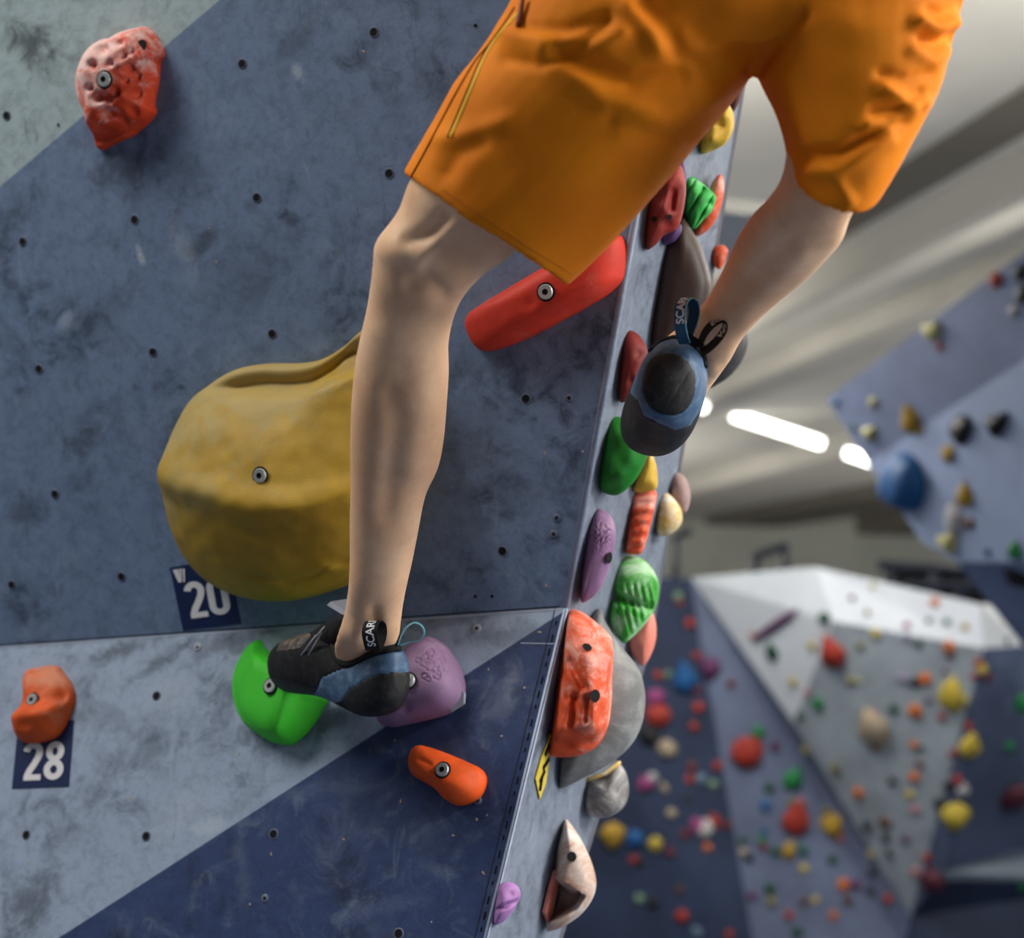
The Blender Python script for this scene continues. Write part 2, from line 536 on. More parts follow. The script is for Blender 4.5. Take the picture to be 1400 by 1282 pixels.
M_SEAM = simple('seam_dark', (40, 46, 60), 0.7, 0.2)
M_SEAML = simple('seam_pale', (150, 162, 184), 0.6, 0.3)
seam_line(P2, CR - AZ_R * 0.018 , E_BOT - AZ_R * 0.018, wall_lower, M_SEAM, wid=0.0006)
seam_line(P1, CR - AZ_R * 3.1 + P1.u * 0.002, CR - AZ_R * 0.012 + P1.u * 0.002, wall_front, M_SEAM, wid=0.0009)
seam_line(P2, CR - AZ_R * 3.1 - P2.u * 0.0025, CR - AZ_R * 0.012 - P2.u * 0.0025, wall_lower, M_SEAML, wid=0.0013)
seam_line(P2, P2.hit(712, 879), P2.hit(760, 880), wall_lower, M_SEAML, wid=0.0008)
# pale rubbed arete edge
v, f = tube_data([CR + INTO * .0050 - AZ_R * .0045, CR + (E_TOP - CR) * 1.2 + INTO * .0050 - AZ_R * .0045], 0.006, 8)
M_ARETE = wall_mat('arete_filler', (158, 170, 192), None, None, 0.4, 0.4)
o = mesh_obj('edge_bead', v, f, M_ARETE, wall_front); uv_from(o, P1)
v, f = tube_data([CR + INTO * .0035 - AZ_R * .003, E_BOT + INTO * .0035 - AZ_R * .003], 0.004, 8)
o = mesh_obj('edge_bead', v, f, M_ARETE, wall_lower); uv_from(o, P2)

# ================================================================ the hall: floor, ceiling, end wall, far walls
FLOOR_M = NT('blue_crash_mat_floor')
tc = FLOOR_M.n('ShaderNodeTexCoord').outputs['Object']
FLOOR_M.color(FLOOR_M.mix(FLOOR_M.noise(tc, 1.2, 4), lin((60, 70, 92)), lin((82, 92, 112)))); FLOOR_M.rough(0.7)
v, f = box_data(8, 16, -0.1, 50, 68, 0.2)
floor = mesh_obj('floor', v, f, FLOOR_M.m, None, False); tag(floor, 'padded blue floor of the climbing hall', None, None, 'structure')

v, f = box_data(2, -3.4, 2.2, 26, 0.3, 4.4)
o = mesh_obj('wall_rear_blocker', v, f, simple('rear_wall_grey', (78, 80, 86), 0.7, 0.3), None, False); tag(o, 'unseen grey wall added behind the viewer to cut frontal light', None, None, 'structure')  # unseen wall added to block world light from behind the viewer
# side wall of the hall with an added, unseen window, right of the viewer
M_HALL = simple('hall_wall_paint', (150, 150, 148), 0.7, 0.3)
def wall_box(name, c, s, lab, parent=None, mat=M_HALL):
    v, f = box_data(*c, *s)
    o = mesh_obj(name, v, f, mat, parent, False)
    if lab: tag(o, lab, None, None, 'structure')
    return o
wr = wall_box('wall_hall_side', (5.6, -1.0, 0.6), (0.2, 5.0, 1.2), 'plain side wall of the hall under the added window')
wall_box('wall_piece', (5.6, -1.0, 3.7), (0.2, 5.0, 1.4), None, wr)
wall_box('wall_piece', (5.6, -2.4, 2.1), (0.2, 2.2, 1.8), None, wr)
wall_box('wall_piece', (5.6, 1.5, 2.1), (0.2, 0.2, 1.8), None, wr)
w1 = wall_box('added_window_1', (5.62, 0.1, 2.1), (0.02, 2.6, 1.8), 'unseen window added in the side wall as a light source', None, simple('added_pane', (220, 228, 236), 0.1, 0.5))  # window added so that light reaches the calf from the right
for yy in (-1.2, 0.1, 1.4):
    wall_box('added_window_frame', (5.60, yy, 2.1), (0.06, 0.06, 1.8), None, w1, M_HALL)
setpar(fill_ob, w1)
# sloping roof: beams run along DB
DB = (ray(233, 850)).normalized()
HB = Vector((DB.y, -DB.x, 0)).normalized()
ROOF = Plane(CAM + Vector((0, 0, 3.7)), HB, DB)
def ceil_mat(name, rgb):
    q = NT(name)
    tc = q.n('ShaderNodeTexCoord').outputs['Object']
    n1 = q.noise(tc, 0.8, 4)
    b = lin(rgb)
    q.color(q.mix(q.ramp(n1, 0.3, 0.7), tuple(x * 0.9 for x in b), b)); q.rough(0.75, 0.2)
    return q.m
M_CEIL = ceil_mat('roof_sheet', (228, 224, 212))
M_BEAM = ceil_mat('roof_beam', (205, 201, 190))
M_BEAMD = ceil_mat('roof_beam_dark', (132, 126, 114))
def roof_pt(h, d):
    return ROOF.o + HB * h + DB * d
RN = ROOF.n if ROOF.n.z < 0 else -ROOF.n       # downward normal
v, f = prism([roof_pt(-30, -9), roof_pt(34, -9), roof_pt(34, 62), roof_pt(-30, 62)], -RN * 0.15)
ceiling = mesh_obj('ceiling', v, f, M_CEIL, None, False); fix_normals(ceiling)
tag(ceiling, 'sloping off-white hall roof with long beams', None, None, 'structure')
def roof_h(px, py):
    p = ROOF.hit(px, py) - ROOF.o
    return p.dot(HB)
def beam(h0, h1, drop, mat, name='beam'):
    pts = [roof_pt(h0, -9), roof_pt(h1, -9), roof_pt(h1, 62), roof_pt(h0, 62)]
    v, f = prism([p + RN * 0.005 for p in pts], RN * drop)
    o = mesh_obj(name, v, f, mat, ceiling, False); fix_normals(o); return o
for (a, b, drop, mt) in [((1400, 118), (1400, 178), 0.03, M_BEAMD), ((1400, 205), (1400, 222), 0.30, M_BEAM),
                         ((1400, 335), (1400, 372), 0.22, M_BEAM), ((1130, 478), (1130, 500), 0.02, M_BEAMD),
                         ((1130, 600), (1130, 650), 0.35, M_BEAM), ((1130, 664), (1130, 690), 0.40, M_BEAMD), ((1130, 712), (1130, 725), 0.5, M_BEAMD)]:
    h0, h1 = sorted((roof_h(*a), roof_h(*b)))
    beam(h0, h1, drop, mt)
for h in (-3.5, -7.5):
    beam(h, h + 0.5, 0.3, M_BEAM)
# fluorescent battens that can be seen
def emit(name, rgb, k):
    m = bpy.data.materials.new(name); m.use_nodes = True
    t = m.node_tree; b = t.nodes['Principled BSDF']
    b.inputs['Base Color'].default_value = (0.9, 0.9, 0.9, 1)
    b.inputs['Emission Color'].default_value = (*rgb, 1); b.inputs['Emission Strength'].default_value = k
    return m
M_TUBE = emit('lit_tube', (1.0, 0.98, 0.92), 7.0)
M_HOUSING = simple('lamp_housing', (210, 210, 205), 0.5)
def batten(a, b, label, wid):
    c = (a + b) / 2
    t = empty('ceiling_light', c)
    tag(t, label, 'ceiling light', 'hall ceiling lights')
    e = (b - a).normalized(); s = e.cross(RN).normalized()
    hv, hf = prism([a - s * wid * .7, a + s * wid * .7, b + s * wid * .7, b - s * wid * .7], -RN * 0.05)
    o = mesh_obj('housing', hv, hf, M_HOUSING, t, False); fix_normals(o)
    pts = [a + e * ((b - a).length * k / 8) + RN * wid * 0.45 for k in range(9)]
    tv, tf = tube_data(pts, wid * 0.5, 12)
    mesh_obj('tube', tv, tf, M_TUBE, t)
def on_roof(px, py, drop=0.12):
    return ROOF.hit(px, py) + RN * drop
def at_d(px, py, d): return P(px, py, d)
dl = (ROOF.hit(1065, 580) - CAM).dot(FW) * 0.97
batten(at_d(1003, 562, dl), at_d(1124, 601, dl), 'long lit ceiling light tube hanging right of the higher climbing shoe', 0.15)
batten(at_d(1157, 613, dl * 1.02), at_d(1200, 628, dl * 1.02), 'short visible end of a lit ceiling light beside the tilted blue panel', 0.15)
batten(at_d(935, 536, dl * 0.9), at_d(966, 546, dl * 0.9), 'lit ceiling light mostly hidden behind the higher climbing shoe', 0.2)
for i, (x, y, z, yaw, L, W, watts, up, lab) in enumerate(ADDED_LAMPS):  # unseen added battens; their uplights are there to brighten the roof
    ld = bpy.data.lights.new('lamp', 'AREA'); ld.shape = 'RECTANGLE'; ld.size = L; ld.size_y = W; ld.energy = watts
    ld.color = (1.0, 0.96, 0.90)
    lo = bpy.data.objects.new('lamp', ld); COL.objects.link(lo)
    lo.location = (x, y, z); lo.rotation_euler = (0, 0, yaw)
    lu = bpy.data.objects.new('lamp_uplight', ld.copy()); COL.objects.link(lu); lu.data.energy = up
    lu.location = (x, y, z + 0.12); lu.rotation_euler = (math.pi, 0, yaw)
    t = empty('ceiling_light', (x, y, z + 0.06))
    tag(t, lab, 'ceiling light', 'hall ceiling lights')
    bv, bf = box_data(0, 0, 0, L + 0.1, W + 0.06, 0.08)
    o = mesh_obj('housing', bv, bf, M_HOUSING, None, False)
    o.matrix_world = Matrix.Translation((x, y, z + 0.06)) @ Matrix.Rotation(yaw, 4, 'Z')
    setpar(o, t); setpar(lo, t); setpar(lu, t)
    # hanger rod up to the roof
    pr = Vector((x, y, z + 0.08)); tt = (ROOF.o - pr).dot(RN) / ZV.dot(RN)
    v, f = tube_data([pr, pr + ZV * tt], 0.012, 6); mesh_obj('hanger_rod', v, f, M_HOUSING, t)

# end wall of the hall
M_END = ceil_mat('end_wall_paint', (196, 198, 184))
M_ENDB = ceil_mat('end_wall_brown', (150, 130, 106))
v, f = box_data(8, 40, 7, 60, 0.3, 14.4)
we = mesh_obj('wall_end', v, f, M_END, None, False); tag(we, 'distant grey end wall of the hall', None, None, 'structure')
v, f = box_data(8, 39.6, 3.5, 60, 0.3, 7.0)
we = mesh_obj('wall_end_dado', v, f, M_ENDB, None, False); tag(we, 'brown lower band of the distant end wall', None, None, 'structure')

def fan_prism(pts, back):
    """folded panel: front face as a triangle fan from the first point, extruded back"""
    n = len(pts)
    v = [Vector(p) for p in pts] + [Vector(p) + Vector(back) for p in pts]
    f = [(0, i, i + 1) for i in range(1, n - 1)] + [(n, n + i + 1, n + i) for i in range(1, n - 1)]
    for i in range(n):
        j = (i + 1) % n
        f.append((i, i + n, j + n, j))
    return v, f

# far climbing walls: folded panels. Vertices are photo points given their own distance
FARV = {
 'a': (945, 790, 10.2), 'b': (1115, 775, 9.5), 'c': (1140, 849, 9.35), 'd': (1085, 988, 9.75), 'e': (1340, 826, 9.0),
 'f': (1345, 886, 8.95), 'g': (1245, 1252, 9.5), 'h': (955, 870, 10.15), 'i': (1032, 1300, 9.75), 'j': (620, 778, 10.3), 'k': (600, 1300, 10.0),
 'l': (1372, 826, 9.2), 'm': (1406, 884, 9.15), 'n': (1560, 870, 9.6), 'o': (1290, 1203, 9.35), 'p': (1560, 1204, 9.5), 'q': (1290, 1192, 9.3),
 'r': (1440, 1148, 9.3), 's': (1560, 1130, 9.5), 't': (1235, 1300, 9.55)}
FV = {k: P(*v) for k, v in FARV.items()}
def far_mat(name, rgb, sc=1.0, amt=0.12):
    q = NT(name)
    tc = q.n('ShaderNodeTexCoord').outputs['Object']
    b = lin(rgb)
    n1 = q.noise(tc, 2.2 * sc, 6, 0.65)
    q.color(q.mix(q.ramp(n1, 0.35, 0.7), tuple(x * (1 - 3 * amt) for x in b), b)); q.rough(0.6, 0.3)
    return q.m
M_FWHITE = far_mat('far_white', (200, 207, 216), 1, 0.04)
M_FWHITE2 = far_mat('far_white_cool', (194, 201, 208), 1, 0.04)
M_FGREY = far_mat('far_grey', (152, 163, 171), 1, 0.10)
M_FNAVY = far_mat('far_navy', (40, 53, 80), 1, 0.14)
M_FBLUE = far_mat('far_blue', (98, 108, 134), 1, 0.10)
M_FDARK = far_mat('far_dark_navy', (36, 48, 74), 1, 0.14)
wall_far = empty('wall_far', (FV['g'].x, FV['g'].y, 0)); tag(wall_far, 'far folded climbing walls in white, grey and navy', None, None, 'structure')
FAR_TRIS = []
def far_panel(keys, mat, pname):
    pts = [FV[k] for k in keys]
    c = sum(pts, Vector()) / len(pts)
    back = Vector((0.05, 0.25, 0.0))
    v, f = fan_prism(pts, back)
    o = mesh_obj('panel', v, f, mat, wall_far, False); fix_normals(o)
    for i in range(1, len(pts) - 1):
        FAR_TRIS.append((pts[0], pts[i], pts[i + 1], pname))
def drop(key, new):
    p = FV[key]; FV[new] = Vector((p.x, p.y - 0.02, 0.0))
for a, b in (('i', 'i0'), ('k', 'k0'), ('t', 't0'), ('p', 'p0')): drop(a, b)
FV['n2'] = FV['n'] + Vector((1.5, 0.5, 1.0))
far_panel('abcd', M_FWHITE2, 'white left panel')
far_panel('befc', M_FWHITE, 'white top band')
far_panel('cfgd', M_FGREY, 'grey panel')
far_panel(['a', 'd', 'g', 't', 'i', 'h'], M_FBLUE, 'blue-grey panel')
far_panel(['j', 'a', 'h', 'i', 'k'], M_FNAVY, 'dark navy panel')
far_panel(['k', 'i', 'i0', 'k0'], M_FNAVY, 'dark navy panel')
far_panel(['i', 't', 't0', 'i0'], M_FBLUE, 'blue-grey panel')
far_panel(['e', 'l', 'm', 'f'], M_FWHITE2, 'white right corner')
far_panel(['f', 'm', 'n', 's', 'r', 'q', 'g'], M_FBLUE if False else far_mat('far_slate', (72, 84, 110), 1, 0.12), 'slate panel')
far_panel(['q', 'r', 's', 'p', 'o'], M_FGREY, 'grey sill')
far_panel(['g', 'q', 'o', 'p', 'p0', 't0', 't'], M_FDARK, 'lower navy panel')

# tilted panel wall at the upper right
ra, rb_, rc_ = P(1130, 545, 7.4), P(1420, 330, 6.1), P(1186, 632, 7.15)
RA = Plane(ra, rb_ - ra, rc_ - ra)
rd_ = RA.hit(1420, 478); re_ = P(1262, 742, 6.75)
RB = Plane(rc_, rd_ - rc_, re_ - rc_)
rf_ = RB.hit(1308, 768); rg_ = RB.hit(1420, 768)
RC = Plane(rf_, rg_ - rf_, P(1345, 815, (rf_ - CAM).dot(FW) + 0.18) - rf_)
RVp = {'a': ra, 'b': rb_, 'c': rc_, 'd': rd_, 'e': re_, 'f': rf_, 'g': rg_, 'i': RC.hit(1345, 815), 'h': RC.hit(1420, 905),
       'b2': RA.hit(1620, 180), 'd2': RA.hit(1620, 348), 'g2': RB.hit(1620, 768), 'h2': RC.hit(1620, 1160)}
M_RBLUE_DIM = far_mat('right_blue_dim', (112, 125, 158), 1.6, 0.08)
M_RBLUE_LIT = far_mat('right_blue_lit', (134, 150, 184), 1.6, 0.05)  # lamp light across the fold painted in: lower panel lighter, upper darker
M_RDARK = far_mat('right_slate', (128, 140, 172), 1.6, 0.08)
wall_right = empty('wall_right', (RVp['f'].x, RVp['f'].y, 0)); tag(wall_right, 'tilted blue climbing wall on the right', None, None, 'structure')
R_TRIS = []
def r_panel(keys, mat, pname):
    pts = [RVp[k] for k in keys]
    v, f = fan_prism(pts, Vector((0.25, 0.25, 0.12)))
    o = mesh_obj('panel', v, f, mat, wall_right, False); fix_normals(o)
    for i in range(1, len(pts) - 1):
        R_TRIS.append((pts[0], pts[i], pts[i + 1], pname))
r_panel(['a', 'b', 'b2', 'd2', 'd', 'c'], M_RBLUE_DIM, 'tilted blue panel')
r_panel(['c', 'd', 'd2', 'g2', 'g', 'f', 'e'], M_RBLUE_LIT, 'lower tilted blue panel')
r_panel(['f', 'g', 'g2', 'h2', 'h', 'i'], M_RDARK, 'slate underside panel')

# steel frames standing behind the far walls
M_STEEL = simple('navy_steel', (30, 38, 56), 0.5, 0.4)
def frame(label, px_lines, d, r):
    pts = [P(x, y, d) for l in px_lines for (x, y) in l]
    c = sum(pts, Vector()) / len(pts)
    t = empty('steel_frame', (c.x, c.y, 0)); tag(t, label, 'steel frame', 'steel frames behind the far walls')
    for l in px_lines:
        v, f = tube_data([P(x, y, d) for x, y in l], r, 6)
        mesh_obj('bar', v, f, M_STEEL, t)
frame('dark steel frame with two posts standing behind the white left panel', [[(1033, 820), (1033, 757)], [(1033, 760), (1075, 746)], [(1075, 820), (1073, 742)]], 11.5, 0.035)
frame('single dark steel post behind the dark navy far panel', [[(923, 830), (924, 730)], [(924, 734), (945, 725)]], 11.5, 0.03)
frame('dark braced steel frame behind the white top band, under the blue panel', [[(1215, 850), (1215, 770)], [(1277, 850), (1277, 770)], [(1300, 830), (1345, 775)], [(1200, 772), (1350, 782)], [(1240, 800), (1350, 800)]], 11.2, 0.04)
sa, sb = P(1230, 776, 12.5), P(1400, 776, 12.5)
v, f = prism([sa, sb, Vector((sb.x, sb.y, 0)), Vector((sa.x, sa.y, 0))], Vector((0, 0.2, 0)))
o = mesh_obj('gap_shade_sheet', v, f, simple('gap_shade_black', (24, 24, 26), 0.9, 0.1), None, False); fix_normals(o)  # black sheet standing in for the darkness of the gap
tag(o, 'black sheet added as shade in the gap behind the white top band', 'dark sheet')
# ================================================================ holds on the front wall
def bolt_on(parent, m, r=0.0095, empty_hole=False):
    """socket-head bolt in its dark counterbore; m = matrix with z out of the surface"""
    v, f = disc_data(r * 1.36, 0.0012, 20)
    o = mesh_obj('bolt_recess', v, f, M_BLACK, None, False, m); setpar(o, parent)
    if empty_hole:
        return
    seg = 18
    v = []; f = []
    prof = [(1.08, 0.0), (1.08, 0.0035), (0.98, 0.0048), (0.56, 0.0048)]
    for rr, z in prof:
        for k in range(seg):
            a = 2 * math.pi * k / seg
            q = rr
            if rr == 0.56:      # hexagonal socket
                q = 0.42 / math.cos(((a + math.pi / 6) % (math.pi / 3)) - math.pi / 6)
            v.append((r * q * math.cos(a), r * q * math.sin(a), z))
    for i in range(3):
        for k in range(seg):
            f.append((i * seg + k, i * seg + (k + 1) % seg, (i + 1) * seg + (k + 1) % seg, (i + 1) * seg + k))
    b = mesh_obj('bolt', v, f, M_BOLT, None, False, m); setpar(b, parent)
    v, f = disc_data(r * 0.50, 0.0030, 12)
    s = mesh_obj('socket', v, f, M_BLACK, None, False, m); setpar(s, b)

def dome(name, label, plane, outline, H, centre, mat, bolts=(), holes=(), sculpt=None, pw=(3.0, 2.0), cat='climbing hold',
         group=None, rings=22, nseg=96, lift=0.35, bumpy=0.0, seed=0, bolt_r=0.0095, undercut=0.96, sink=0.003):
    """hold bolted to a wall plane: smooth outline, domed height field, sculpted in photo pixels"""
    c3 = plane.hit(*centre, off=H * lift)
    o3 = c3 - plane.n * (c3 - plane.o).dot(plane.n)
    M = plane.mat(o3)
    Mi = M.inverted()
    pts = [Mi @ plane.hit(*p, off=H * lift) for p in outline]
    pts = catmull([Vector((p.x, p.y, 0)) for p in pts], nseg)
    n = len(pts)
    c = Mi @ c3; c = Vector((c.x, c.y, 0))
    v = []; f = []
    for p in pts:
        q = c + (p - c) * undercut
        v.append(Vector((q.x, q.y, -sink)))
    def height(s):
        return H * max(0.0, 1 - s ** pw[0]) ** (1 / pw[1])
    def surf(x, y, s):
        z = height(s)
        if sculpt or bumpy:
            w3 = M @ Vector((x, y, z))
            e = min(1.0, (1 - s) * 6)
            if sculpt:
                z += sculpt(proj(w3), s) * e
            if bumpy:
                z += bumpy * e * noise.noise(Vector((x, y, z)) * 38 + Vector((seed, 0, 0)))
        return max(z, -sink)
    ss = [math.sin(math.pi / 2 * (1 - i / rings)) for i in range(rings)]
    for s in ss:
        for p in pts:
            q = c + (p - c) * s
            v.append(Vector((q.x, q.y, surf(q.x, q.y, s))))
    v.append(Vector((c.x, c.y, surf(c.x, c.y, 0))))
    for i in range(rings):
        for k in range(n):
            f.append((i * n + k, i * n + (k + 1) % n, (i + 1) * n + (k + 1) % n, (i + 1) * n + k))
    top = len(v) - 1
    for k in range(n):
        f.append((rings * n + k, rings * n + (k + 1) % n, top))
    f.append(tuple(range(n - 1, -1, -1)))
    o = mesh_obj(name, v, f, mat, None, True, M)
    fix_normals(o)
    tag(o, label, cat, group)
    wv = [M @ x for x in v]
    bvh = BVHTree.FromPolygons(wv, f)
    for (lst, em) in ((bolts, False), (holes, True)):
        for b in lst:
            d = ray(b[0], b[1]).normalized()
            h = bvh.ray_cast(CAM, d)
            if h[0] is None: continue
            z = (plane.n * 0.75 + (h[1] if h[1].dot(plane.n) > 0 else -h[1]) * 0.25).normalized()
            x = plane.u.cross(z).normalized(); y = z.cross(x)
            m = Matrix.Identity(4)
            for i in range(3):
                m[i][0] = x[i]; m[i][1] = y[i]; m[i][2] = z[i]; m[i][3] = h[0][i] + z[i] * 0.0015
            bolt_on(o, m, (b[2] if len(b) > 2 else bolt_r), em)
    return o

def G(p, c, r):
    return math.exp(-((p[0] - c[0]) ** 2 + (p[1] - c[1]) ** 2) / (r * r))

# -- pitted orange hold, upper left
PITS = [(138, 66, 6), (159, 58, 5), (166, 76, 5), (150, 86, 4), (176, 92, 5), (184, 103, 6), (199, 96, 6), (186, 127, 6), (157, 127, 5), (146, 135, 6),
        (132, 133, 6), (143, 154, 7), (158, 157, 8), (180, 151, 6), (122, 120, 4), (195, 82, 4), (171, 110, 3.5), (125, 88, 5), (176, 70, 4)]
def sc_pits(p, s):
    z = 0
    for x, y, r in PITS:
        z -= 0.016 * G(p, (x, y), r * 1.1) * (r / 6)
    z -= 0.034 * smoothstep(158, 190, p[1] + 0.28 * (p[0] - 140))          # the nose below drops away
    z -= 0.012 * smoothstep(-40, -90, (p[1] - 110) - 0.6 * (p[0] - 160))
    return z
dome('climbing_hold', 'chalky pitted orange hold at the upper left, over the pale corner', P1,
     [(163, 40), (180, 35), (192, 34), (205, 47), (215, 70), (209, 82), (207, 105), (203, 128), (201, 140), (203, 152), (192, 167), (172, 183), (150, 193), (126, 203), (121, 180),
      (118, 160), (108, 138), (106, 110), (112, 82), (122, 63), (137, 51), (152, 49)],
     0.065, (155, 112), hold_mat('orange_red_chalky', (232, 76, 34), 0.50, (234, 208, 202), 0.62, scale=24, cdir=(-1.2, 2.2, 0.6)), [(144, 109, 0.0105)], [(195, 62, 0.0062)],
     sc_pits, (3.4, 1.7), bumpy=0.003, seed=3, rings=40, nseg=150)

# -- the big yellow hold half hidden by the shin
def sc_yellow(p, s):
    x, y = p
    z = 0
    ridge = 692 - 22 * ((x - 385) / 110) ** 2                                  # rounded lip below the bolt
    z += 0.020 * math.exp(-((y - ridge) / 26) ** 2)
    z -= 0.034 * smoothstep(ridge - 18, ridge - 150, y)                        # upper face slopes back
    z -= 0.012 * smoothstep(ridge + 20, ridge + 110, y)
    top = 541 - 0.00045 * (x - 350) ** 2 * (1 if x > 350 else 2) - max(0, x - 395) * 0.35
    z -= 0.030 * smoothstep(top + 9, top - 9, y)                               # step to the rear rim
    crack = [(330, 787), (352, 793), (385, 797), (420, 790), (445, 776), (478, 765)]
    z -= 0.004 * math.exp(-(poly_dist(p, crack) / 3.0) ** 2)
    z += 0.006 * math.exp(-(((x - 448) / 24) ** 2 + ((y - 778) / 9) ** 2))
    return z
qy = hold_mat('mustard_yellow', (186, 150, 44), 0.34, (164, 154, 112), 0.72, scale=7, grit=0.5, cdir=(-0.4, 1.1, 0))
dome('climbing_hold', 'huge rounded mustard-yellow hold behind the shin', P1,
     [(500, 446), (470, 470), (436, 490), (400, 497), (350, 498), (315, 505), (285, 522), (258, 545), (240, 580), (228, 620), (226, 660), (232, 710), (248, 755),
      (275, 790), (310, 812), (350, 823), (395, 824), (440, 813), (490, 792), (540, 750), (566, 690), (575, 610), (565, 520), (535, 455)],
     0.135, (392, 655), qy, [(357, 650, 0.0100)], [], sc_yellow, (3.0, 2.2), rings=60, nseg=180, lift=0.25, bumpy=0.002, seed=9)

# -- long red hold
def sc_red(p, s):
    d, t = seg_dist(p, (655, 455), (840, 350))
    return -0.004 * smoothstep(0.35, 0.0, t) - 0.003 * G(p, (724, 415), 9)
dome('climbing_hold', 'long smooth red hold slanting up beside the knee, under the shorts', P1,
     [(631, 444), (636, 430), (652, 418), (700, 389), (750, 360), (805, 332), (832, 322), (846, 322), (851, 345), (850, 368), (845, 385), (825, 404), (800, 419), (760, 441), (712, 465), (680, 477),
      (660, 481), (646, 475), (637, 461)],
     0.055, (742, 402), hold_mat('red_smooth', (220, 58, 36), 0.26, (220, 150, 138), 0.72, scale=9), [(747, 399, 0.0100)], [], sc_red, (3.2, 2.0))

# -- orange hold above tag 28
def sc_o28(p, s):
    x, y = p
    z = -0.016 * smoothstep(980, 950, y + 0.15 * (x - 55)) + 0.006 * math.exp(-((y - 972 + 0.1 * (x - 50)) / 14) ** 2) * smoothstep(0.98, 0.7, s)
    z += 0.006 * G(p, (70, 930), 16) - 0.004 * G(p, (30, 990), 10)
    return z
dome('climbing_hold', 'worn orange hold just above the number 28 tag', P2,
     [(27, 925), (33, 913), (48, 910), (62, 907), (74, 909), (80, 917), (90, 930), (95, 945), (94, 960), (88, 975), (82, 990), (70, 1005), (52, 1012), (35, 1014), (24, 1012), (19, 1003), (18, 990), (24, 970), (27, 948)],
     0.048, (55, 965), hold_mat('orange_worn', (238, 96, 30), 0.36, (190, 146, 120), 0.72, scale=15, cdir=(0.6, 2.6, 0)), [(46, 957, 0.0092)], [], sc_o28, (3.0, 1.9), bumpy=0.003, seed=5)

# -- green fin hold under the lower toe
def sc_green(p, s):
    x, y = p
    z = 0
    # ridge from the bolt side down to the tip; the right facet falls away
    t = (y - 950) / 62.0
    rx = 395 - 12 * max(0, min(1, t))
    z -= 0.00105 * max(0, x - rx) * smoothstep(925, 950, y)
    z -= 0.00040 * max(0, rx - x)
    z += 0.014
    z -= 0.03 * smoothstep(14, 0, poly_dist(p, [(348, 868), (356, 884), (372, 898), (385, 905)])) * (1 if y < 905 else 0.3)
    return z
GREEN = hold_mat('green_smooth', (66, 206, 48), 0.10, (170, 220, 150), 0.80, scale=8, grit=0.15)
dome('climbing_hold', 'bright green crescent hold under the toe of the lower shoe', P2,
     [(347, 870), (354, 882), (368, 893), (384, 900), (410, 915), (440, 947), (434, 964), (424, 982), (408, 1001), (393, 1013), (384, 1015), (366, 1012), (346, 1002), (328, 986), (317, 965), (312, 940), (316, 912), (328, 889), (339, 876)],
     0.06, (370, 945), GREEN, [(371, 938, 0.0098)], [], sc_green, (4.0, 1.6), rings=40, nseg=150)

# -- purple hold behind the heel with the cast rosette
ROS = []
rr_ = random.Random(4)
for k in range(26):
    a = rr_.uniform(0, 6.28); q = rr_.uniform(4, 26)
    cx, cy = 592 + q * math.cos(a) * 1.0, 910 + q * math.sin(a) * 0.9
    ROS.append((cx, cy, rr_.uniform(3.2, 5.5)))
def sc_purple(p, s):
    z = 0
    if G(p, (592, 910), 30) > 0.3:
        m = min(abs(math.hypot(p[0] - x, p[1] - y) - r) for x, y, r in ROS)
        z -= 0.0022 * math.exp(-(m / 0.9) ** 2)
    z -= 0.010 * smoothstep(915, 875, p[1])
    z -= 0.006 * G(p, (553, 968), 8)
    return z
hp = dome('climbing_hold', 'large purple hold with a cast rosette behind the heel of the lower shoe', P2,
     [(512, 984), (528, 964), (540, 935), (545, 908), (555, 880), (570, 869), (585, 867), (601, 876), (614, 892), (624, 912), (629, 930), (628, 948), (620, 962), (604, 973), (575, 981), (548, 987), (528, 990)],
     0.058, (585, 930), hold_mat('purple_matte', (144, 114, 150), 0.22, (196, 178, 186), 0.8, scale=12), [(560, 931, 0.0095)], [], sc_purple, (3.4, 1.9), rings=60, nseg=200)
# torn grey tape plate sticking out behind it
v, f = prism([P2.hit(*q, off=0.006) for q in [(618, 935), (624, 926), (629, 928), (630, 940), (637, 948), (636, 962), (627, 968), (619, 973), (617, 967), (622, 960)]], P2.n * 0.006)
o = mesh_obj('grey_plate', v, f, simple('grey_tape', (158, 166, 178), 0.6), None, False); fix_normals(o); setpar(o, hp)

# -- small smooth orange hold on the navy paint
def sc_oj(p, s):
    z = -0.0035 * smoothstep(6, 0, abs(seg_dist(p, (573, 1038), (585, 1043))[0])) * 0.6
    z -= 0.010 * smoothstep(1068, 1040, p[1] - 0.42 * (p[0] - 606)) * 0.6
    return z
dome('climbing_hold', 'small smooth orange hold alone on the navy paint', P2,
     [(556, 1034), (560, 1022), (569, 1017), (582, 1019), (608, 1028), (636, 1040), (652, 1048), (660, 1060), (658, 1076), (650, 1089), (636, 1097), (620, 1099), (606, 1092), (594, 1079), (578, 1069), (562, 1059), (556, 1046)],
     0.045, (610, 1060), hold_mat('orange_clean', (240, 92, 28), 0.12, (206, 140, 110), 0.7, scale=14), [(606, 1053, 0.0092)], [], sc_oj, (3.0, 2.0))

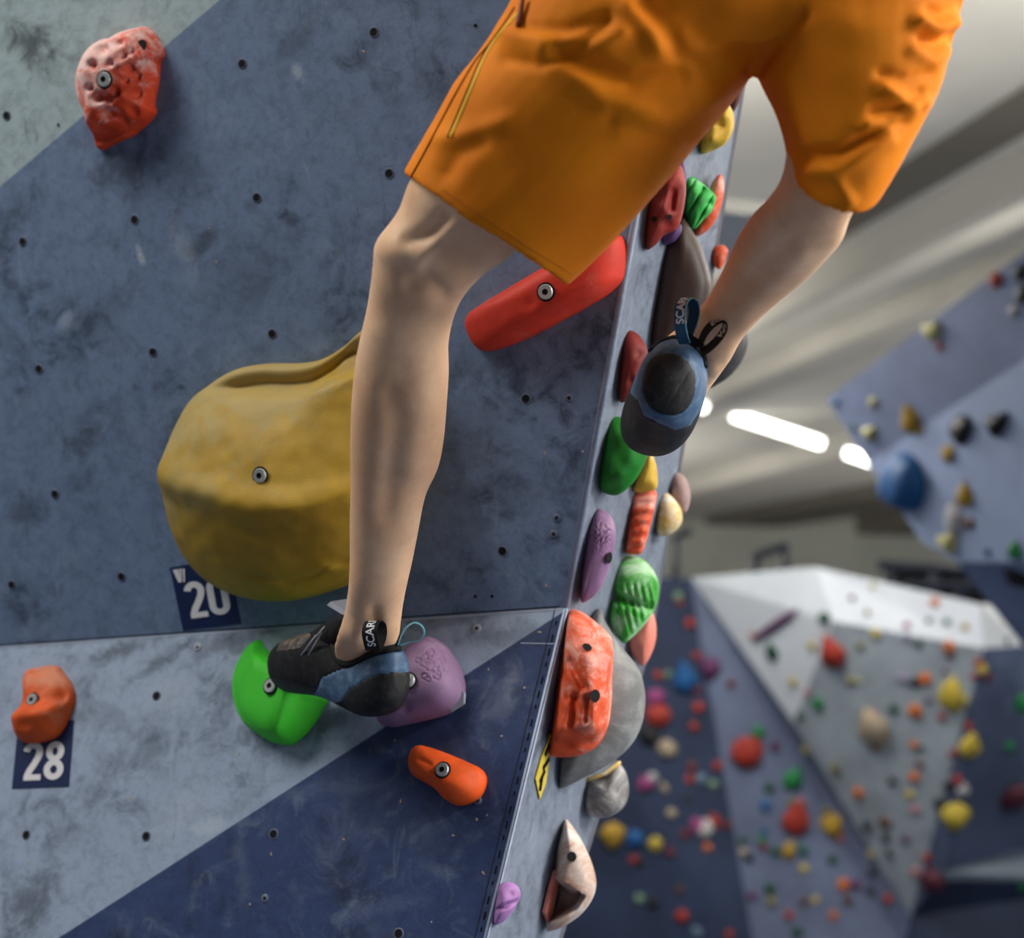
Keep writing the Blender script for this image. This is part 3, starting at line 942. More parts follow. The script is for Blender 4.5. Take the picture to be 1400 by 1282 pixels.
# ================================================================ number tags
M_TAG = NT('navy_vinyl'); tcx = M_TAG.n('ShaderNodeTexCoord').outputs['Object']
M_TAG.color(M_TAG.mix(M_TAG.ramp(M_TAG.noise(tcx, 40, 4), 0.5, 0.8), lin((14, 34, 78)), lin((22, 48, 96)))); M_TAG.rough(0.45)
M_TAG = M_TAG.m
M_DIG = simple('white_print', (222, 222, 226), 0.6, 0.3)
def ribbon(path, w, z, closed=False):
    pts = [Vector((x, y, 0)) for x, y in path]
    n = len(pts); v = []; f = []
    for i in range(n):
        a = pts[(i - 1) % n] if closed or i else pts[0]
        b = pts[(i + 1) % n] if closed or i < n - 1 else pts[-1]
        t = (b - a).normalized(); q = Vector((-t.y, t.x, 0)) * (w / 2)
        v += [pts[i] + q + Vector((0, 0, z)), pts[i] - q + Vector((0, 0, z))]
    for i in range(n if closed else n - 1):
        j = (i + 1) % n
        f.append((2 * i, 2 * i + 1, 2 * j + 1, 2 * j))
    return v, f
def arc(cx, cy, rx, ry, a0, a1, n=16):
    return [(cx + rx * math.cos(math.radians(a0 + (a1 - a0) * i / n)), cy + ry * math.sin(math.radians(a0 + (a1 - a0) * i / n))) for i in range(n + 1)]
def digit(ch):
    """condensed bold numerals in a 0.5 x 1 box"""
    w = 0.165
    if ch == '2':
        p = arc(0.25, 0.73, 0.165, 0.19, 172, -22, 18) + [(0.38, 0.58), (0.30, 0.42), (0.20, 0.25), (0.155, 0.12), (0.15, 0.0)]
        return [ribbon(p, w, 0), ribbon([(0.07, 0.075), (0.49, 0.075)], 0.15, 0.0001)]
    if ch == '0':
        p = arc(0.25, 0.75, 0.165, 0.17, 0, 180, 14) + arc(0.25, 0.25, 0.165, 0.17, 180, 360, 14)
        return [ribbon(p, w, 0, True)]
    if ch == '8':
        return [ribbon(arc(0.25, 0.735, 0.145, 0.185, 0, 352, 26), 0.155, 0, True), ribbon(arc(0.25, 0.265, 0.165, 0.19, 0, 352, 26), 0.16, 0.0001, True)]
    return []
def tagcard(plane, quad, text, label, dig_quad, extra=None):
    """dig_quad: photo corners (bl, br, tl) of the numeral box"""
    pts = [plane.hit(*q, off=0.0012) for q in quad]
    c = sum(pts, Vector()) / 4
    v, f = prism(pts, -plane.n * 0.0010)
    M = plane.mat(c)
    o = mesh_obj('number_tag', [M.inverted() @ x for x in v], f, M_TAG, None, False, M); fix_normals(o)
    tag(o, label, 'number tag', 'route number tags')
    bl, br, tl = [plane.hit(*q, off=0.0022) for q in dig_quad]
    ex = br - bl; ey = tl - bl
    k = 0
    for ch in text:
        parts = digit(ch)
        v, f = join_data(parts)
        vv = [bl + ex * ((k * 0.545 + x.x) / 1.045) + ey * x.y + plane.n * x.z for x in v]
        mesh_obj('numeral', vv, f, M_DIG, o, False)
        k += 1
    return o
t20 = tagcard(P1, [(250, 862), (329, 852), (311, 762), (232, 776)], '20', 'dark navy tag with white 20, tucked under the huge yellow hold', [(258, 846), (317, 838), (249, 797)])
tv = [P1.hit(*q, off=0.0022) for q in [(236, 779), (244, 778), (247, 796), (244, 796)]]
mesh_obj('printed_mark', tv, [(0, 1, 2, 3)], M_DIG, t20, False)
for dx in (0, 4.2):
    tv = [P1.hit(*q, off=0.0022) for q in [(245.2 + dx, 777.5), (248.2 + dx, 777), (248.6 + dx, 795.0), (246.6 + dx, 796)]]
    mesh_obj('printed_mark', tv, [(0, 1, 2, 3)], M_DIG, t20, False)
tagcard(P2, [(16, 1078), (94, 1075), (101, 984), (25, 986)], '28', 'navy tag with white 28 below the worn orange hold', [(28, 1067), (86, 1065), (33, 1015)])

# ================================================================ holds on the side face
def blob(name, label, outline, d, T, mat, centre=None, Tb=None, pw=(2.4, 2.0), sculpt=None, bolts=(), holes=(), cat='climbing hold', group='holds on the side face',
         nseg=72, rings=14, bumpy=0.0, seed=0, anchor=None, hole_r=0.006):
    """solid hold jutting from the side face: photo silhouette at its own distance d, with bulging front and back of depth T, Tb"""
    if centre is None:
        centre = (sum(p[0] for p in outline) / len(outline), sum(p[1] for p in outline) / len(outline))
    if anchor is None:            # the edge of the silhouette nearest the arete sits on the side face
        x0 = min(p[0] for p in outline); x1 = max(p[0] for p in outline)
        anchor = (x0 + 0.14 * (x1 - x0), centre[1])
    d = dside(P3 if anchor[1] < 838 else P4, *anchor)
    c = P(*centre, d)
    z = (CAM - c).normalized(); x = ZV.cross(z).normalized(); y = z.cross(x)
    M = Matrix.Identity(4)
    for i in range(3):
        M[i][0] = x[i]; M[i][1] = y[i]; M[i][2] = z[i]; M[i][3] = c[i]
    Mi = M.inverted()
    def onp(px, py):
        dr = ray(px, py); t = (c - CAM).dot(z) / dr.dot(z); return Mi @ (CAM + dr * t)
    pts = catmull([onp(*p) for p in outline], nseg)
    n = len(pts)
    Tb = Tb or T
    v = []; f = []
    def hh(s, t):
        return t * max(0.0, 1 - s ** pw[0]) ** (1 / pw[1])
    ss = [math.sin(math.pi / 2 * (1 - i / rings)) for i in range(1, rings)]
    def sfc(s, p, sign, t):
        q = Vector((p.x * s, p.y * s, 0)); zz = hh(s, t) * sign
        e = min(1, (1 - s) * 5)
        if sculpt and sign > 0: zz += sculpt(proj(M @ Vector((q.x, q.y, zz))), s) * e
        if bumpy: zz += bumpy * e * noise.noise(Vector((q.x, q.y, zz)) * 42 + Vector((seed, 0, 0)))
        return Vector((q.x, q.y, zz))
    v.append(sfc(0, Vector((0, 0, 0)), 1, T))
    for s in reversed(ss):
        v += [sfc(s, p, 1, T) for p in pts]
    v += [Vector(p) for p in pts]
    for s in ss:
        v += [sfc(s, p, -1, Tb) for p in pts]
    v.append(sfc(0, Vector((0, 0, 0)), -1, Tb))
    R = 2 * len(ss) + 1
    for k in range(n): f.append((0, 1 + k, 1 + (k + 1) % n))
    for i in range(R - 1):
        b = 1 + i * n
        for k in range(n):
            f.append((b + k, b + n + k, b + n + (k + 1) % n, b + (k + 1) % n))
    b = 1 + (R - 1) * n
    for k in range(n): f.append((b + (k + 1) % n, b + k, len(v) - 1))
    o = mesh_obj(name, v, f, mat, None, True, M); fix_normals(o)
    tag(o, label, cat, group)
    bvh = BVHTree.FromPolygons([M @ q for q in v], f)
    for lst, em in ((bolts, False), (holes, True)):
        for h in lst:
            r = bvh.ray_cast(CAM, ray(h[0], h[1]).normalized())
            if r[0] is None: continue
            zz = r[1] if r[1].dot(z) > 0 else -r[1]
            zz = (zz + AZ_R * 0.4).normalized()
            xx = ZV.cross(zz).normalized(); yy = zz.cross(xx)
            m = Matrix.Identity(4)
            for i in range(3):
                m[i][0] = xx[i]; m[i][1] = yy[i]; m[i][2] = zz[i]; m[i][3] = r[0][i] + zz[i] * 0.0015
            bolt_on(o, m, h[2] if len(h) > 2 else hole_r, em)
    return o
def dside(plane, px, py):
    return (plane.hit(px, py) - CAM).dot(FW)
C_ORANGE = hold_mat('orange_side', (236, 90, 44), 0.40, (236, 196, 184), 0.7, scale=22, cdir=(0.8, 0.7, 0))
C_RED = hold_mat('brick_red_side', (150, 46, 36), 0.15, (190, 120, 108), 0.6, scale=16)
C_DRED = hold_mat('dark_red_side', (134, 38, 32), 0.06, (180, 110, 100), 0.6, scale=14)
C_GREEN = hold_mat('deep_green', (26, 128, 34), 0.06, (150, 200, 150), 0.7, scale=14)
C_MINT = hold_mat('mint_green', (60, 190, 84), 0.30, (196, 226, 204), 0.7, scale=20)
C_YEL = hold_mat('yellow_side', (222, 180, 56), 0.28, (232, 216, 170), 0.7, scale=20)
C_PURP = hold_mat('purple_side', (146, 108, 150), 0.25, (190, 172, 184), 0.72, scale=16)
C_VIO = hold_mat('violet_side', (92, 62, 116), 0.1, (170, 150, 180), 0.7)
C_LILAC = hold_mat('lilac_side', (176, 128, 192), 0.2, (206, 190, 200), 0.75, scale=16)
C_GREY = hold_mat('grey_volume', (124, 126, 126), 0.42, (170, 172, 172), 0.72, scale=11, rough=0.75, grit=0.9)
C_CHAR = hold_mat('charcoal_volume', (66, 64, 66), 0.10, (130, 128, 128), 0.75, scale=6)
C_BROWN = hold_mat('brown_volume', (70, 56, 50), 0.10, (150, 134, 124), 0.7, scale=6, rough=0.5)
C_PINK = hold_mat('coral_pink', (238, 140, 122), 0.30, (240, 190, 180), 0.85, scale=8)
C_BEIGE = hold_mat('beige_brown', (190, 146, 118), 0.62, (224, 214, 208), 0.75, scale=12)
C_CREAM = hold_mat('cream_yellow', (226, 190, 100), 0.55, (240, 234, 222), 0.8, scale=24)
C_DUSK = hold_mat('dusky_pink', (178, 148, 144), 0.3, (214, 200, 198), 0.7, scale=12)

def sc_oside(p, s):
    z = 0
    for a, b, r, k in (((778, 905), (797, 940), 5, 0.010), ((786, 955), (784, 975), 6, 0.013), ((803, 955), (802, 985), 5, 0.012), ((783, 985), (780, 990), 6, 0.010), ((768, 900), (776, 955), 4, 0.006)):
        d, t = seg_dist(p, a, b); z -= k * math.exp(-(d / r) ** 2)
    z += 0.010 * math.exp(-(seg_dist(p, (805, 900), (805, 985))[0] / 14) ** 2)
    z -= 0.02 * smoothstep(990, 1020, p[1])
    return z
d_o = dside(P4, 772, 940)
blob('climbing_hold', 'big chalky orange hold on the arete, in front of the grey volume', [(780, 832), (800, 839), (830, 864), (838, 882), (837, 930), (836, 962), (832, 990), (820, 1016), (800, 1030), (776, 1035), (754, 1033), (752, 1020), (757, 975), (764, 920), (771, 865), (775, 840)],
     d_o + 0.01, 0.055, C_ORANGE, (795, 940), 0.08, (3.2, 1.8), sc_oside, [], [(802, 886, 0.0052), (812, 951, 0.0068)], rings=40, nseg=130, bumpy=0.004, seed=2)
blob('climbing_volume', 'large smooth grey rounded volume behind the big orange hold', [(818, 832), (828, 850), (848, 882), (872, 912), (881, 940), (882, 965), (876, 995), (860, 1022), (832, 1045), (800, 1062), (775, 1075), (764, 1078), (763, 1040), (770, 960), (790, 880)],
     dside(P4, 790, 960) + 0.10, 0.07, C_GREY, (815, 970), 0.16, (2.6, 2.0), cat='volume', anchor=(786, 985))
blob('climbing_hold', 'purple hold with a cast crackle pattern on the side face below the green foothold', [(815, 697), (828, 699), (838, 710), (842, 728), (839, 755), (830, 785), (820, 806), (808, 818), (795, 823), (795, 800), (798, 765), (804, 725)],
     dside(P3, 806, 760), 0.035, C_PURP, None, 0.05, (2.8, 1.9),
     lambda p, s: -0.0035 * math.exp(-(abs(math.sin(p[0] * 0.45 + 2 * math.sin(p[1] * 0.3)) * math.sin(p[1] * 0.42 + math.sin(p[0] * .5))) / 0.14) ** 2) * G(p, (824, 728), 20),
     [], [(831, 762, 0.0062)], rings=36, nseg=110)
blob('climbing_hold', 'dark green faceted hold that the higher shoe stands on', [(836, 570), (855, 572), (872, 582), (886, 602), (887, 615), (882, 632), (873, 650), (862, 664), (846, 676), (832, 676), (820, 668), (820, 640), (823, 612), (829, 586)],
     dside(P3, 832, 625), 0.045, C_GREEN, None, 0.05, (2.8, 1.7), lambda p, s: -0.012 * smoothstep(640, 672, p[1] + 0.4 * (p[0] - 850)) - 0.006 * smoothstep(600, 580, p[1]), bumpy=0.005, seed=8, rings=22)
blob('climbing_hold', 'dark red oval hold left of the higher shoe', [(858, 452), (870, 455), (882, 470), (885, 486), (879, 512), (872, 534), (860, 546), (848, 550), (846, 535), (848, 500), (852, 465)],
     dside(P3, 856, 500), 0.03, C_DRED, None, 0.04, (2.6, 1.9), lambda p, s: -0.005 * G(p, (874, 484), 6) - 0.004 * G(p, (862, 520), 6))
def sc_rb(p, s):
    z = -0.008 * math.exp(-(seg_dist(p, (921, 262), (918, 285))[0] / 5) ** 2) - 0.005 * G(p, (900, 262), 9) - 0.005 * G(p, (912, 305), 10)
    return z + 0.004 * G(p, (905, 285), 8)
d_r = dside(P3, 890, 285)
blob('climbing_hold', 'carved brick-red hold beside the shorts, high on the side face', [(898, 246), (915, 225), (928, 222), (936, 240), (938, 262), (934, 290), (926, 312), (908, 322), (896, 335), (884, 341), (882, 320), (885, 290), (888, 268)],
     d_r, 0.035, C_RED, None, 0.05, (2.8, 1.8), sc_rb, [], [(895, 300, 0.003), (914, 296, 0.003)], bumpy=0.006, seed=1, rings=30, nseg=110)
blob('climbing_hold', 'violet hold base showing under the brick-red hold', [(905, 322), (928, 306), (932, 316), (922, 330), (908, 334)], d_r + 0.05, 0.02, C_VIO)
blob('climbing_hold', 'small violet hold tip above the brick-red hold by the shorts', [(922, 222), (932, 217), (937, 228), (939, 246), (936, 252), (930, 238)], d_r + 0.06, 0.02, C_VIO)
def sc_knot(p, s):
    return -0.012 * math.exp(-((math.sin((p[0] * 0.8 + p[1] * 0.45) * 0.22)) / 0.35) ** 2) - 0.015 * G(p, (961, 256), 6) - 0.012 * G(p, (973, 279), 5)
blob('climbing_hold', 'mint green knotted hold beside the brick-red one', [(938, 244), (948, 242), (960, 250), (976, 264), (979, 272), (972, 290), (962, 300), (950, 313), (943, 310), (936, 298), (936, 270)],
     d_r + 0.22, 0.05, C_MINT, None, 0.05, (3, 1.8), sc_knot, rings=30, nseg=100)
blob('climbing_hold', 'orange-red hold peeking out behind the mint green knot', [(984, 238), (990, 250), (988, 275), (980, 298), (968, 314), (954, 323), (950, 316), (962, 296), (972, 276), (971, 255)], d_r + 0.30, 0.03, C_ORANGE, bumpy=0.006)
blob('climbing_hold', 'knobbly yellow hold under the crotch of the shorts', [(958, 208), (958, 172), (972, 148), (990, 138), (1001, 150), (1004, 168), (1000, 184), (990, 198), (974, 206)],
     d_r + 0.26, 0.05, C_YEL, None, 0.05, (2.6, 1.9), lambda p, s: -0.008 * G(p, (984, 170), 7) + 0.006 * G(p, (994, 160), 8) + 0.006 * G(p, (975, 190), 9), bumpy=0.01, seed=6, rings=24)
blob('climbing_hold', 'dusky maroon hold in the gap under the crotch', [(996, 128), (1006, 112), (1020, 104), (1018, 122), (1008, 146), (1000, 152)], d_r + 0.4, 0.03, hold_mat('maroon', (104, 66, 68), 0.1))
blob('climbing_volume', 'tall dark brown curved volume behind the ankle loop', [(930, 298), (944, 312), (958, 336), (969, 368), (973, 392), (966, 425), (950, 452), (925, 474), (896, 486), (889, 455), (896, 400), (905, 345)],
     dside(P3, 905, 390) + 0.12, 0.04, C_BROWN, None, 0.12, (3.5, 1.8), cat='volume', anchor=(908, 390))
blob('climbing_hold', 'small orange hold beside the bare calf', [(976, 338), (988, 335), (995, 342), (992, 355), (984, 368), (976, 362), (973, 350)], d_r + 0.42, 0.02, C_ORANGE)
blob('climbing_volume', 'black rounded volume behind the raised ankle', [(990, 448), (1012, 442), (1021, 455), (1022, 472), (1014, 494), (1000, 512), (984, 524), (966, 530), (955, 505), (965, 470)],
     dside(P3, 905, 480) + 0.42, 0.07, C_CHAR, None, 0.08, (2.4, 2.0), cat='volume', anchor=(938, 490))
blob('climbing_hold', 'yellow lumpy hold tucked behind the green foothold', [(888, 620), (896, 632), (899, 650), (897, 668), (880, 673), (866, 670), (872, 652)], dside(P3, 850, 645) + 0.14, 0.03, C_YEL, bumpy=0.006)
blob('climbing_hold', 'upright ribbed orange hold below the yellow lumpy one', [(864, 672), (880, 668), (897, 672), (896, 690), (890, 715), (884, 738), (877, 756), (866, 758), (856, 755), (858, 730), (862, 700)],
     dside(P3, 845, 715) + 0.12, 0.03, C_ORANGE, None, 0.04, (3, 1.8), lambda p, s: -0.006 * (0.5 + 0.5 * math.cos(p[1] * 0.42)), rings=20)
blob('climbing_hold', 'cream and yellow round hold beside the orange ribbed one', [(902, 680), (912, 674), (924, 684), (932, 698), (932, 714), (922, 727), (908, 733), (898, 728), (898, 705)], dside(P3, 850, 705) + 0.36, 0.035, C_CREAM)
blob('climbing_hold', 'dusky pink hold behind the cream and yellow one', [(922, 646), (934, 650), (942, 664), (944, 682), (938, 700), (928, 700), (916, 684), (916, 660)], dside(P3, 850, 680) + 0.46, 0.035, C_DUSK)
def sc_fan(p, s):
    return -0.005 * (0.5 + 0.5 * math.cos((p[0] * 0.9 - p[1] * 0.2) * 0.75)) * smoothstep(790, 812, p[1]) - 0.02 * math.exp(-((p[1] - 822 - 0.3 * (p[0] - 860)) / 6) ** 2)
blob('climbing_hold', 'bright green and white fluted hold above the coral pink one', [(846, 762), (862, 759), (880, 765), (895, 782), (901, 800), (899, 822), (890, 842), (876, 860), (858, 877), (850, 878), (838, 862), (832, 842), (835, 805), (840, 780)],
     dside(P3, 822, 815) + 0.10, 0.04, hold_mat('lime_white', (52, 180, 40), 0.5, (206, 232, 206), 0.6, scale=14), None, 0.05, (2.8, 1.8), sc_fan, rings=30, nseg=110)
blob('climbing_hold', 'coral pink smooth hold below the green and white one', [(888, 836), (896, 848), (897, 872), (890, 895), (879, 910), (868, 900), (858, 878), (868, 855)], dside(P4, 820, 870) + 0.25, 0.04, C_PINK)
blob('climbing_hold', 'grey and white round hold below the grey volume', [(802, 1066), (825, 1060), (844, 1044), (856, 1056), (860, 1078), (856, 1098), (842, 1112), (822, 1118), (803, 1112), (797, 1090)],
     dside(P4, 770, 1085) + 0.20, 0.045, hold_mat('grey_white', (120, 118, 118), 0.5, (224, 222, 220), 0.7, scale=12), None, 0.04, (2.4, 2))
blob('climbing_hold', 'sand yellow wedge between the grey volume and the grey and white hold', [(800, 1064), (822, 1056), (845, 1040), (848, 1046), (828, 1062), (802, 1070)], dside(P4, 770, 1065) + 0.16, 0.02, C_CREAM)
def sc_hollow(p, s):
    return -0.085 * smoothstep(0, 9, min(seg_dist(p, (756, 1196), (786, 1216))[0] + (0 if p[1] > 1196 + 0.66 * (p[0] - 756) else -99), 30)) * smoothstep(14, 24, poly_dist(p, [(790, 1140), (812, 1190), (812, 1225), (795, 1250), (760, 1270)]) + 6) if p[1] > 1190 else 0.0
blob('climbing_hold', 'beige and white hollow hold near the bottom of the side face', [(773, 1120), (782, 1128), (796, 1150), (808, 1176), (815, 1202), (812, 1224), (798, 1246), (778, 1262), (756, 1272), (747, 1270), (750, 1245), (758, 1195), (762, 1160), (768, 1135)],
     dside(P4, 745, 1200) + 0.05, 0.055, C_BEIGE, (784, 1190), 0.05, (3.2, 1.7), sc_hollow, [], [(781, 1171, 0.0055)], rings=40, nseg=130)
pk = [P4.hit(*q) + P4.n * 0.004 for q in [(753, 1188), (757, 1200), (750, 1235), (743, 1258), (738, 1245), (745, 1215)]]
v, f = prism(pk, P4.n * 0.006); o = mesh_obj('climbing_hold', v, f, C_PINK, None, False); fix_normals(o); tag(o, 'thin pink hold edge beside the beige hollow hold', 'climbing hold', 'holds on the side face')
blob('climbing_hold', 'small lilac knobbly hold low on the side face', [(682, 1210), (694, 1205), (707, 1210), (712, 1222), (708, 1234), (698, 1250), (686, 1261), (676, 1263), (676, 1245), (679, 1225)],
     dside(P4, 686, 1235), 0.028, C_LILAC, None, 0.03, (2.6, 1.9), lambda p, s: -0.008 * math.exp(-((p[1] - 1238 + 0.4 * (p[0] - 692)) / 3.5) ** 2) - 0.004 * G(p, (699, 1222), 5), bumpy=0.004, rings=24)
yq = [P4.hit(*q) + P4.n * 0.003 for q in [(751, 1003), (749, 1040), (744, 1070), (736, 1092), (730, 1064), (738, 1035)]]
v, f = prism(yq, -P4.n * 0.002); o = mesh_obj('number_tag', v, f, hold_mat('yellow_vinyl', (214, 190, 66), 0.1, (120, 100, 30), 0.9, grit=0), None, False); fix_normals(o)
tag(o, 'yellow tag seen edge-on below the big orange hold', 'number tag', 'route number tags')
for a, b in (((735, 1068), (742, 1052)), ((739, 1050), (748, 1036)), ((742, 1032), (748, 1016)), ((735, 1080), (738, 1062))):
    pa = P4.hit(*a) + P4.n * 0.0042; pb = P4.hit(*b) + P4.n * 0.0042
    e = (pb - pa).normalized(); q = e.cross(P4.n).normalized() * 0.004
    mesh_obj('printed_mark', [pa - q, pa + q, pb + q, pb - q], [(0, 1, 2, 3)], M_BLACK, o, False)
# ================================================================ the climber, seen from behind
def sections_px(secs, seg=28, sub=4, power=2.2, close=True):
    """loft: each section = (left px, right px, distance, half depth in metres, (sag px x, y) of the near side)"""
    S = []
    for s in secs:
        a, b, d = s[0], s[1], s[2]
        A = P(a[0], a[1], d); B = P(b[0], b[1], d)
        c = (A + B) / 2; u = (B - A) / 2
        hd = s[3] if len(s) > 3 and s[3] else u.length * 0.95
        sag = s[4] if len(s) > 4 else (0, 0)
        wv = (CAM - c).normalized()
        wv = (wv - u.normalized() * wv.dot(u.normalized())).normalized() * hd
        wv = wv + RT * (sag[0] / FPX * d) - UP * (sag[1] / FPX * d)
        S.append((c, u, wv))
    return loft(S, seg, sub, power, close)

def cr(p0, p1, p2, p3, t):
    return 0.5 * ((2 * p1) + (p2 - p0) * t + (2 * p0 - 5 * p1 + 4 * p2 - p3) * t * t + (3 * p1 - p0 - 3 * p2 + p3) * t ** 3)

def loft(S, seg=28, sub=4, power=2.2, close=True):
    T = []
    n = len(S)
    for i in range(n - 1):
        p = [S[max(i - 1, 0)], S[i], S[i + 1], S[min(i + 2, n - 1)]]
        for j in range(sub):
            t = j / sub
            T.append(tuple(cr(p[0][k], p[1][k], p[2][k], p[3][k], t) for k in range(3)))
    T.append(S[-1])
    v = []; f = []
    for c, u, wv in T:
        for k in range(seg):
            a = 2 * math.pi * k / seg
            ca, sa = math.cos(a), math.sin(a)
            e = 2 / power
            v.append(c + u * math.copysign(abs(ca) ** e, ca) + wv * math.copysign(abs(sa) ** e, sa))
    m = len(T)
    for i in range(m - 1):
        for k in range(seg):
            f.append((i * seg + k, i * seg + (k + 1) % seg, (i + 1) * seg + (k + 1) % seg, (i + 1) * seg + k))
    if close:
        b = len(v); v.append(T[0][0]); v.append(T[-1][0])
        for k in range(seg):
            f.append((b, (k + 1) % seg, k))
            f.append((b + 1, (m - 1) * seg + k, (m - 1) * seg + (k + 1) % seg))
    return v, f

def limb(pts, rads, seg=20, sub=4):
    """round limb through world points"""
    S = []
    n = len(pts)
    prev = None
    for i, (p, r) in enumerate(zip(pts, rads)):
        p = Vector(p)
        t = (Vector(pts[min(i + 1, n - 1)]) - Vector(pts[max(i - 1, 0)])).normalized()
        a = t.orthogonal().normalized() if prev is None else (prev - t * prev.dot(t)).normalized()
        prev = a
        ra, rb = r if isinstance(r, tuple) else (r, r)
        S.append((p, a * ra, t.cross(a) * rb))
    return loft(S, seg, sub, 2.0)

def remesh(parts, voxel, smooth=6, fac=0.5):
    v, f = join_data(parts)
    o = mesh_obj('tmp', v, f, None, None)
    fix_normals(o)
    m = o.modifiers.new('r', 'REMESH'); m.mode = 'VOXEL'; m.voxel_size = voxel
    s = o.modifiers.new('s', 'SMOOTH'); s.iterations = smooth; s.factor = fac
    bpy.context.view_layer.update()
    dg = bpy.context.evaluated_depsgraph_get()
    me = bpy.data.meshes.new_from_object(o.evaluated_get(dg))
    bpy.data.objects.remove(o)
    me.polygons.foreach_set('use_smooth', [True] * len(me.polygons))
    return me

def displace(me, fn):
    """move vertices along normals by fn(pixel, point, normal) metres"""
    me.update()
    nr = [Vector(v.normal) for v in me.vertices]
    for v, n in zip(me.vertices, nr):
        v.co = v.co + n * fn(proj(v.co), v.co, n)
    me.update()

def obj_of(name, me, mat, parent):
    o = bpy.data.objects.new(name, me); COL.objects.link(o)
    me.materials.clear(); me.materials.append(mat)
    if parent: setpar(o, parent)
    return o

def bvh_of(me):
    return BVHTree.FromPolygons([v.co.copy() for v in me.vertices], [tuple(p.vertices) for p in me.polygons])

def cast(bvh, px, py):
    return bvh.ray_cast(CAM, ray(px, py).normalized())

# ---- skin
SK = NT('skin')
tc = SK.n('ShaderNodeTexCoord').outputs['Object']
c = SK.mix(SK.ramp(SK.noise(tc, 9, 5, 0.6), 0.35, 0.7), lin((226, 178, 138)), lin((244, 204, 166)))
c = SK.mix(SK.math('MULTIPLY', SK.ramp(SK.noise(tc, 55, 4, 0.6), 0.5, 0.75), 0.22), c, lin((206, 146, 116)))
SK.color(c); SK.rough(0.5, 0.35)
SK.b.inputs['Subsurface Weight'].default_value = 0.10
SK.b.inputs['Subsurface Radius'].default_value = (0.008, 0.003, 0.002)
mp = SK.n('ShaderNodeMapping'); mp.inputs['Scale'].default_value = (1, 1, 0.35); SK.l(tc, mp.inputs[0])
SK.bump(SK.noise(mp.outputs[0], 420, 3, 0.6), 0.25, 0.001)
M_SKIN = SK.m

person = empty('person', P(930, 60, 1.62) )
tag(person, 'climber in orange shorts and climbing shoes, legs spread across the wall', 'person')

LEFT_LEG = [
    ((800, -90), (985, 60), 1.63, 0.085), ((720, 10), (880, 140), 1.63, 0.085), ((650, 100), (800, 220), 1.65, 0.082), ((598, 185), (742, 297), 1.67, 0.078),
    ((560, 250), (697, 350), 1.695, 0.07), ((545, 289), (668, 370), 1.71, 0.064), ((516, 330), (648, 388), 1.72, 0.06), ((511, 358), (632, 408), 1.735, 0.057),
    ((507, 388), (622, 430), 1.75, 0.054), ((502, 420), (617, 448), 1.769, 0.053), ((494, 455), (613, 472), 1.783, 0.055), ((486, 495), (614, 505), 1.803, 0.06),
    ((481, 545), (611, 552), 1.825, 0.063), ((479, 595), (607, 600), 1.851, 0.061), ((479, 635), (599, 640), 1.871, 0.056), ((479, 675), (582, 677), 1.891, 0.05),
    ((478, 720), (573, 722), 1.912, 0.046), ((478, 765), (564, 767), 1.932, 0.043), ((476, 805), (555, 807), 1.952, 0.041), ((470, 842), (549, 844), 1.985, 0.041),
    ((460, 872), (546, 874), 2.012, 0.038), ((456, 893), (542, 900), 2.045, 0.028), ((470, 915), (530, 925), 2.06, 0.018)]
RIGHT_LEG = [
    ((1010, -110), (1230, -60), 1.62, 0.085), ((1045, 0), (1262, 40), 1.60, 0.085), ((1066, 100), (1246, 140), 1.59, 0.080), ((1076, 180), (1214, 215), 1.59, 0.070),
    ((1072, 232), (1178, 270), 1.60, 0.060), ((1058, 262), (1161, 298), 1.62, 0.056), ((1026, 297), (1150, 330), 1.65, 0.056), ((1008, 326), (1126, 358), 1.68, 0.056),
    ((996, 352), (1100, 384), 1.71, 0.053), ((983, 380), (1070, 408), 1.74, 0.047), ((966, 408), (1040, 434), 1.77, 0.042), ((944, 434), (1014, 464), 1.80, 0.039),
    ((922, 452), (999, 492), 1.825, 0.040), ((902, 470), (984, 512), 1.85, 0.040), ((898, 500), (968, 535), 1.87, 0.032), ((890, 540), (950, 560), 1.89, 0.03)]
TORSO_C = P(985, -200, 1.66)
hipL = P(880, -40, 1.63); hipR = P(1120, -70, 1.61)
SP = (P1.u * 0.96 - AZ_R * 0.10).normalized()                 # the spine follows the overhang
chest = TORSO_C + SP * 0.40 - P1.n * 0.02; neck = chest + SP * 0.25; head = neck + SP * 0.15 - NH * 0.02
body_parts = [sections_px(LEFT_LEG), sections_px(RIGHT_LEG)]
# pelvis, trunk, neck and head (above the frame)
side = Vector((0.95, -0.25, 0)).normalized(); fwd = Vector((0.25, 0.95, 0)).normalized()
def ell(c, a, b): return (Vector(c), side * a, fwd * b)
pel = P(1000, -30, 1.63)
body_parts.append(loft([ell(pel - Vector((0, 0, .06)), .13, .08), ell(pel + Vector((0, 0, .02)), .165, .105), ell(TORSO_C + Vector((0, 0, -.03)), .155, .10), ell(TORSO_C + SP * .15, .14, .09),
                        ell(chest, .165, .10), ell(chest + SP * .12, .18, .095), ell(neck - Vector((0, 0, .06)), .11, .075), ell(neck, .055, .055), ell(neck + Vector((0, 0, .06)), .052, .055)], 28, 4, 2.2))
body_parts.append(loft([ell(head - Vector((0, -.03, .13)), .035, .04), ell(head - Vector((0, -.01, .08)), .062, .08), ell(head, .075, .095), ell(head + Vector((0, 0, .06)), .072, .092), ell(head + Vector((0, 0, .11)), .04, .055), ell(head + Vector((0, 0, .12)), .01, .01)], 24, 4, 2.0))
body_parts.append(limb([head + fwd * .08 - ZV * .0, head + fwd * .115 - ZV * .03, head + fwd * .09 - ZV * .045], [.008, .014, .006], 10, 2))      # nose
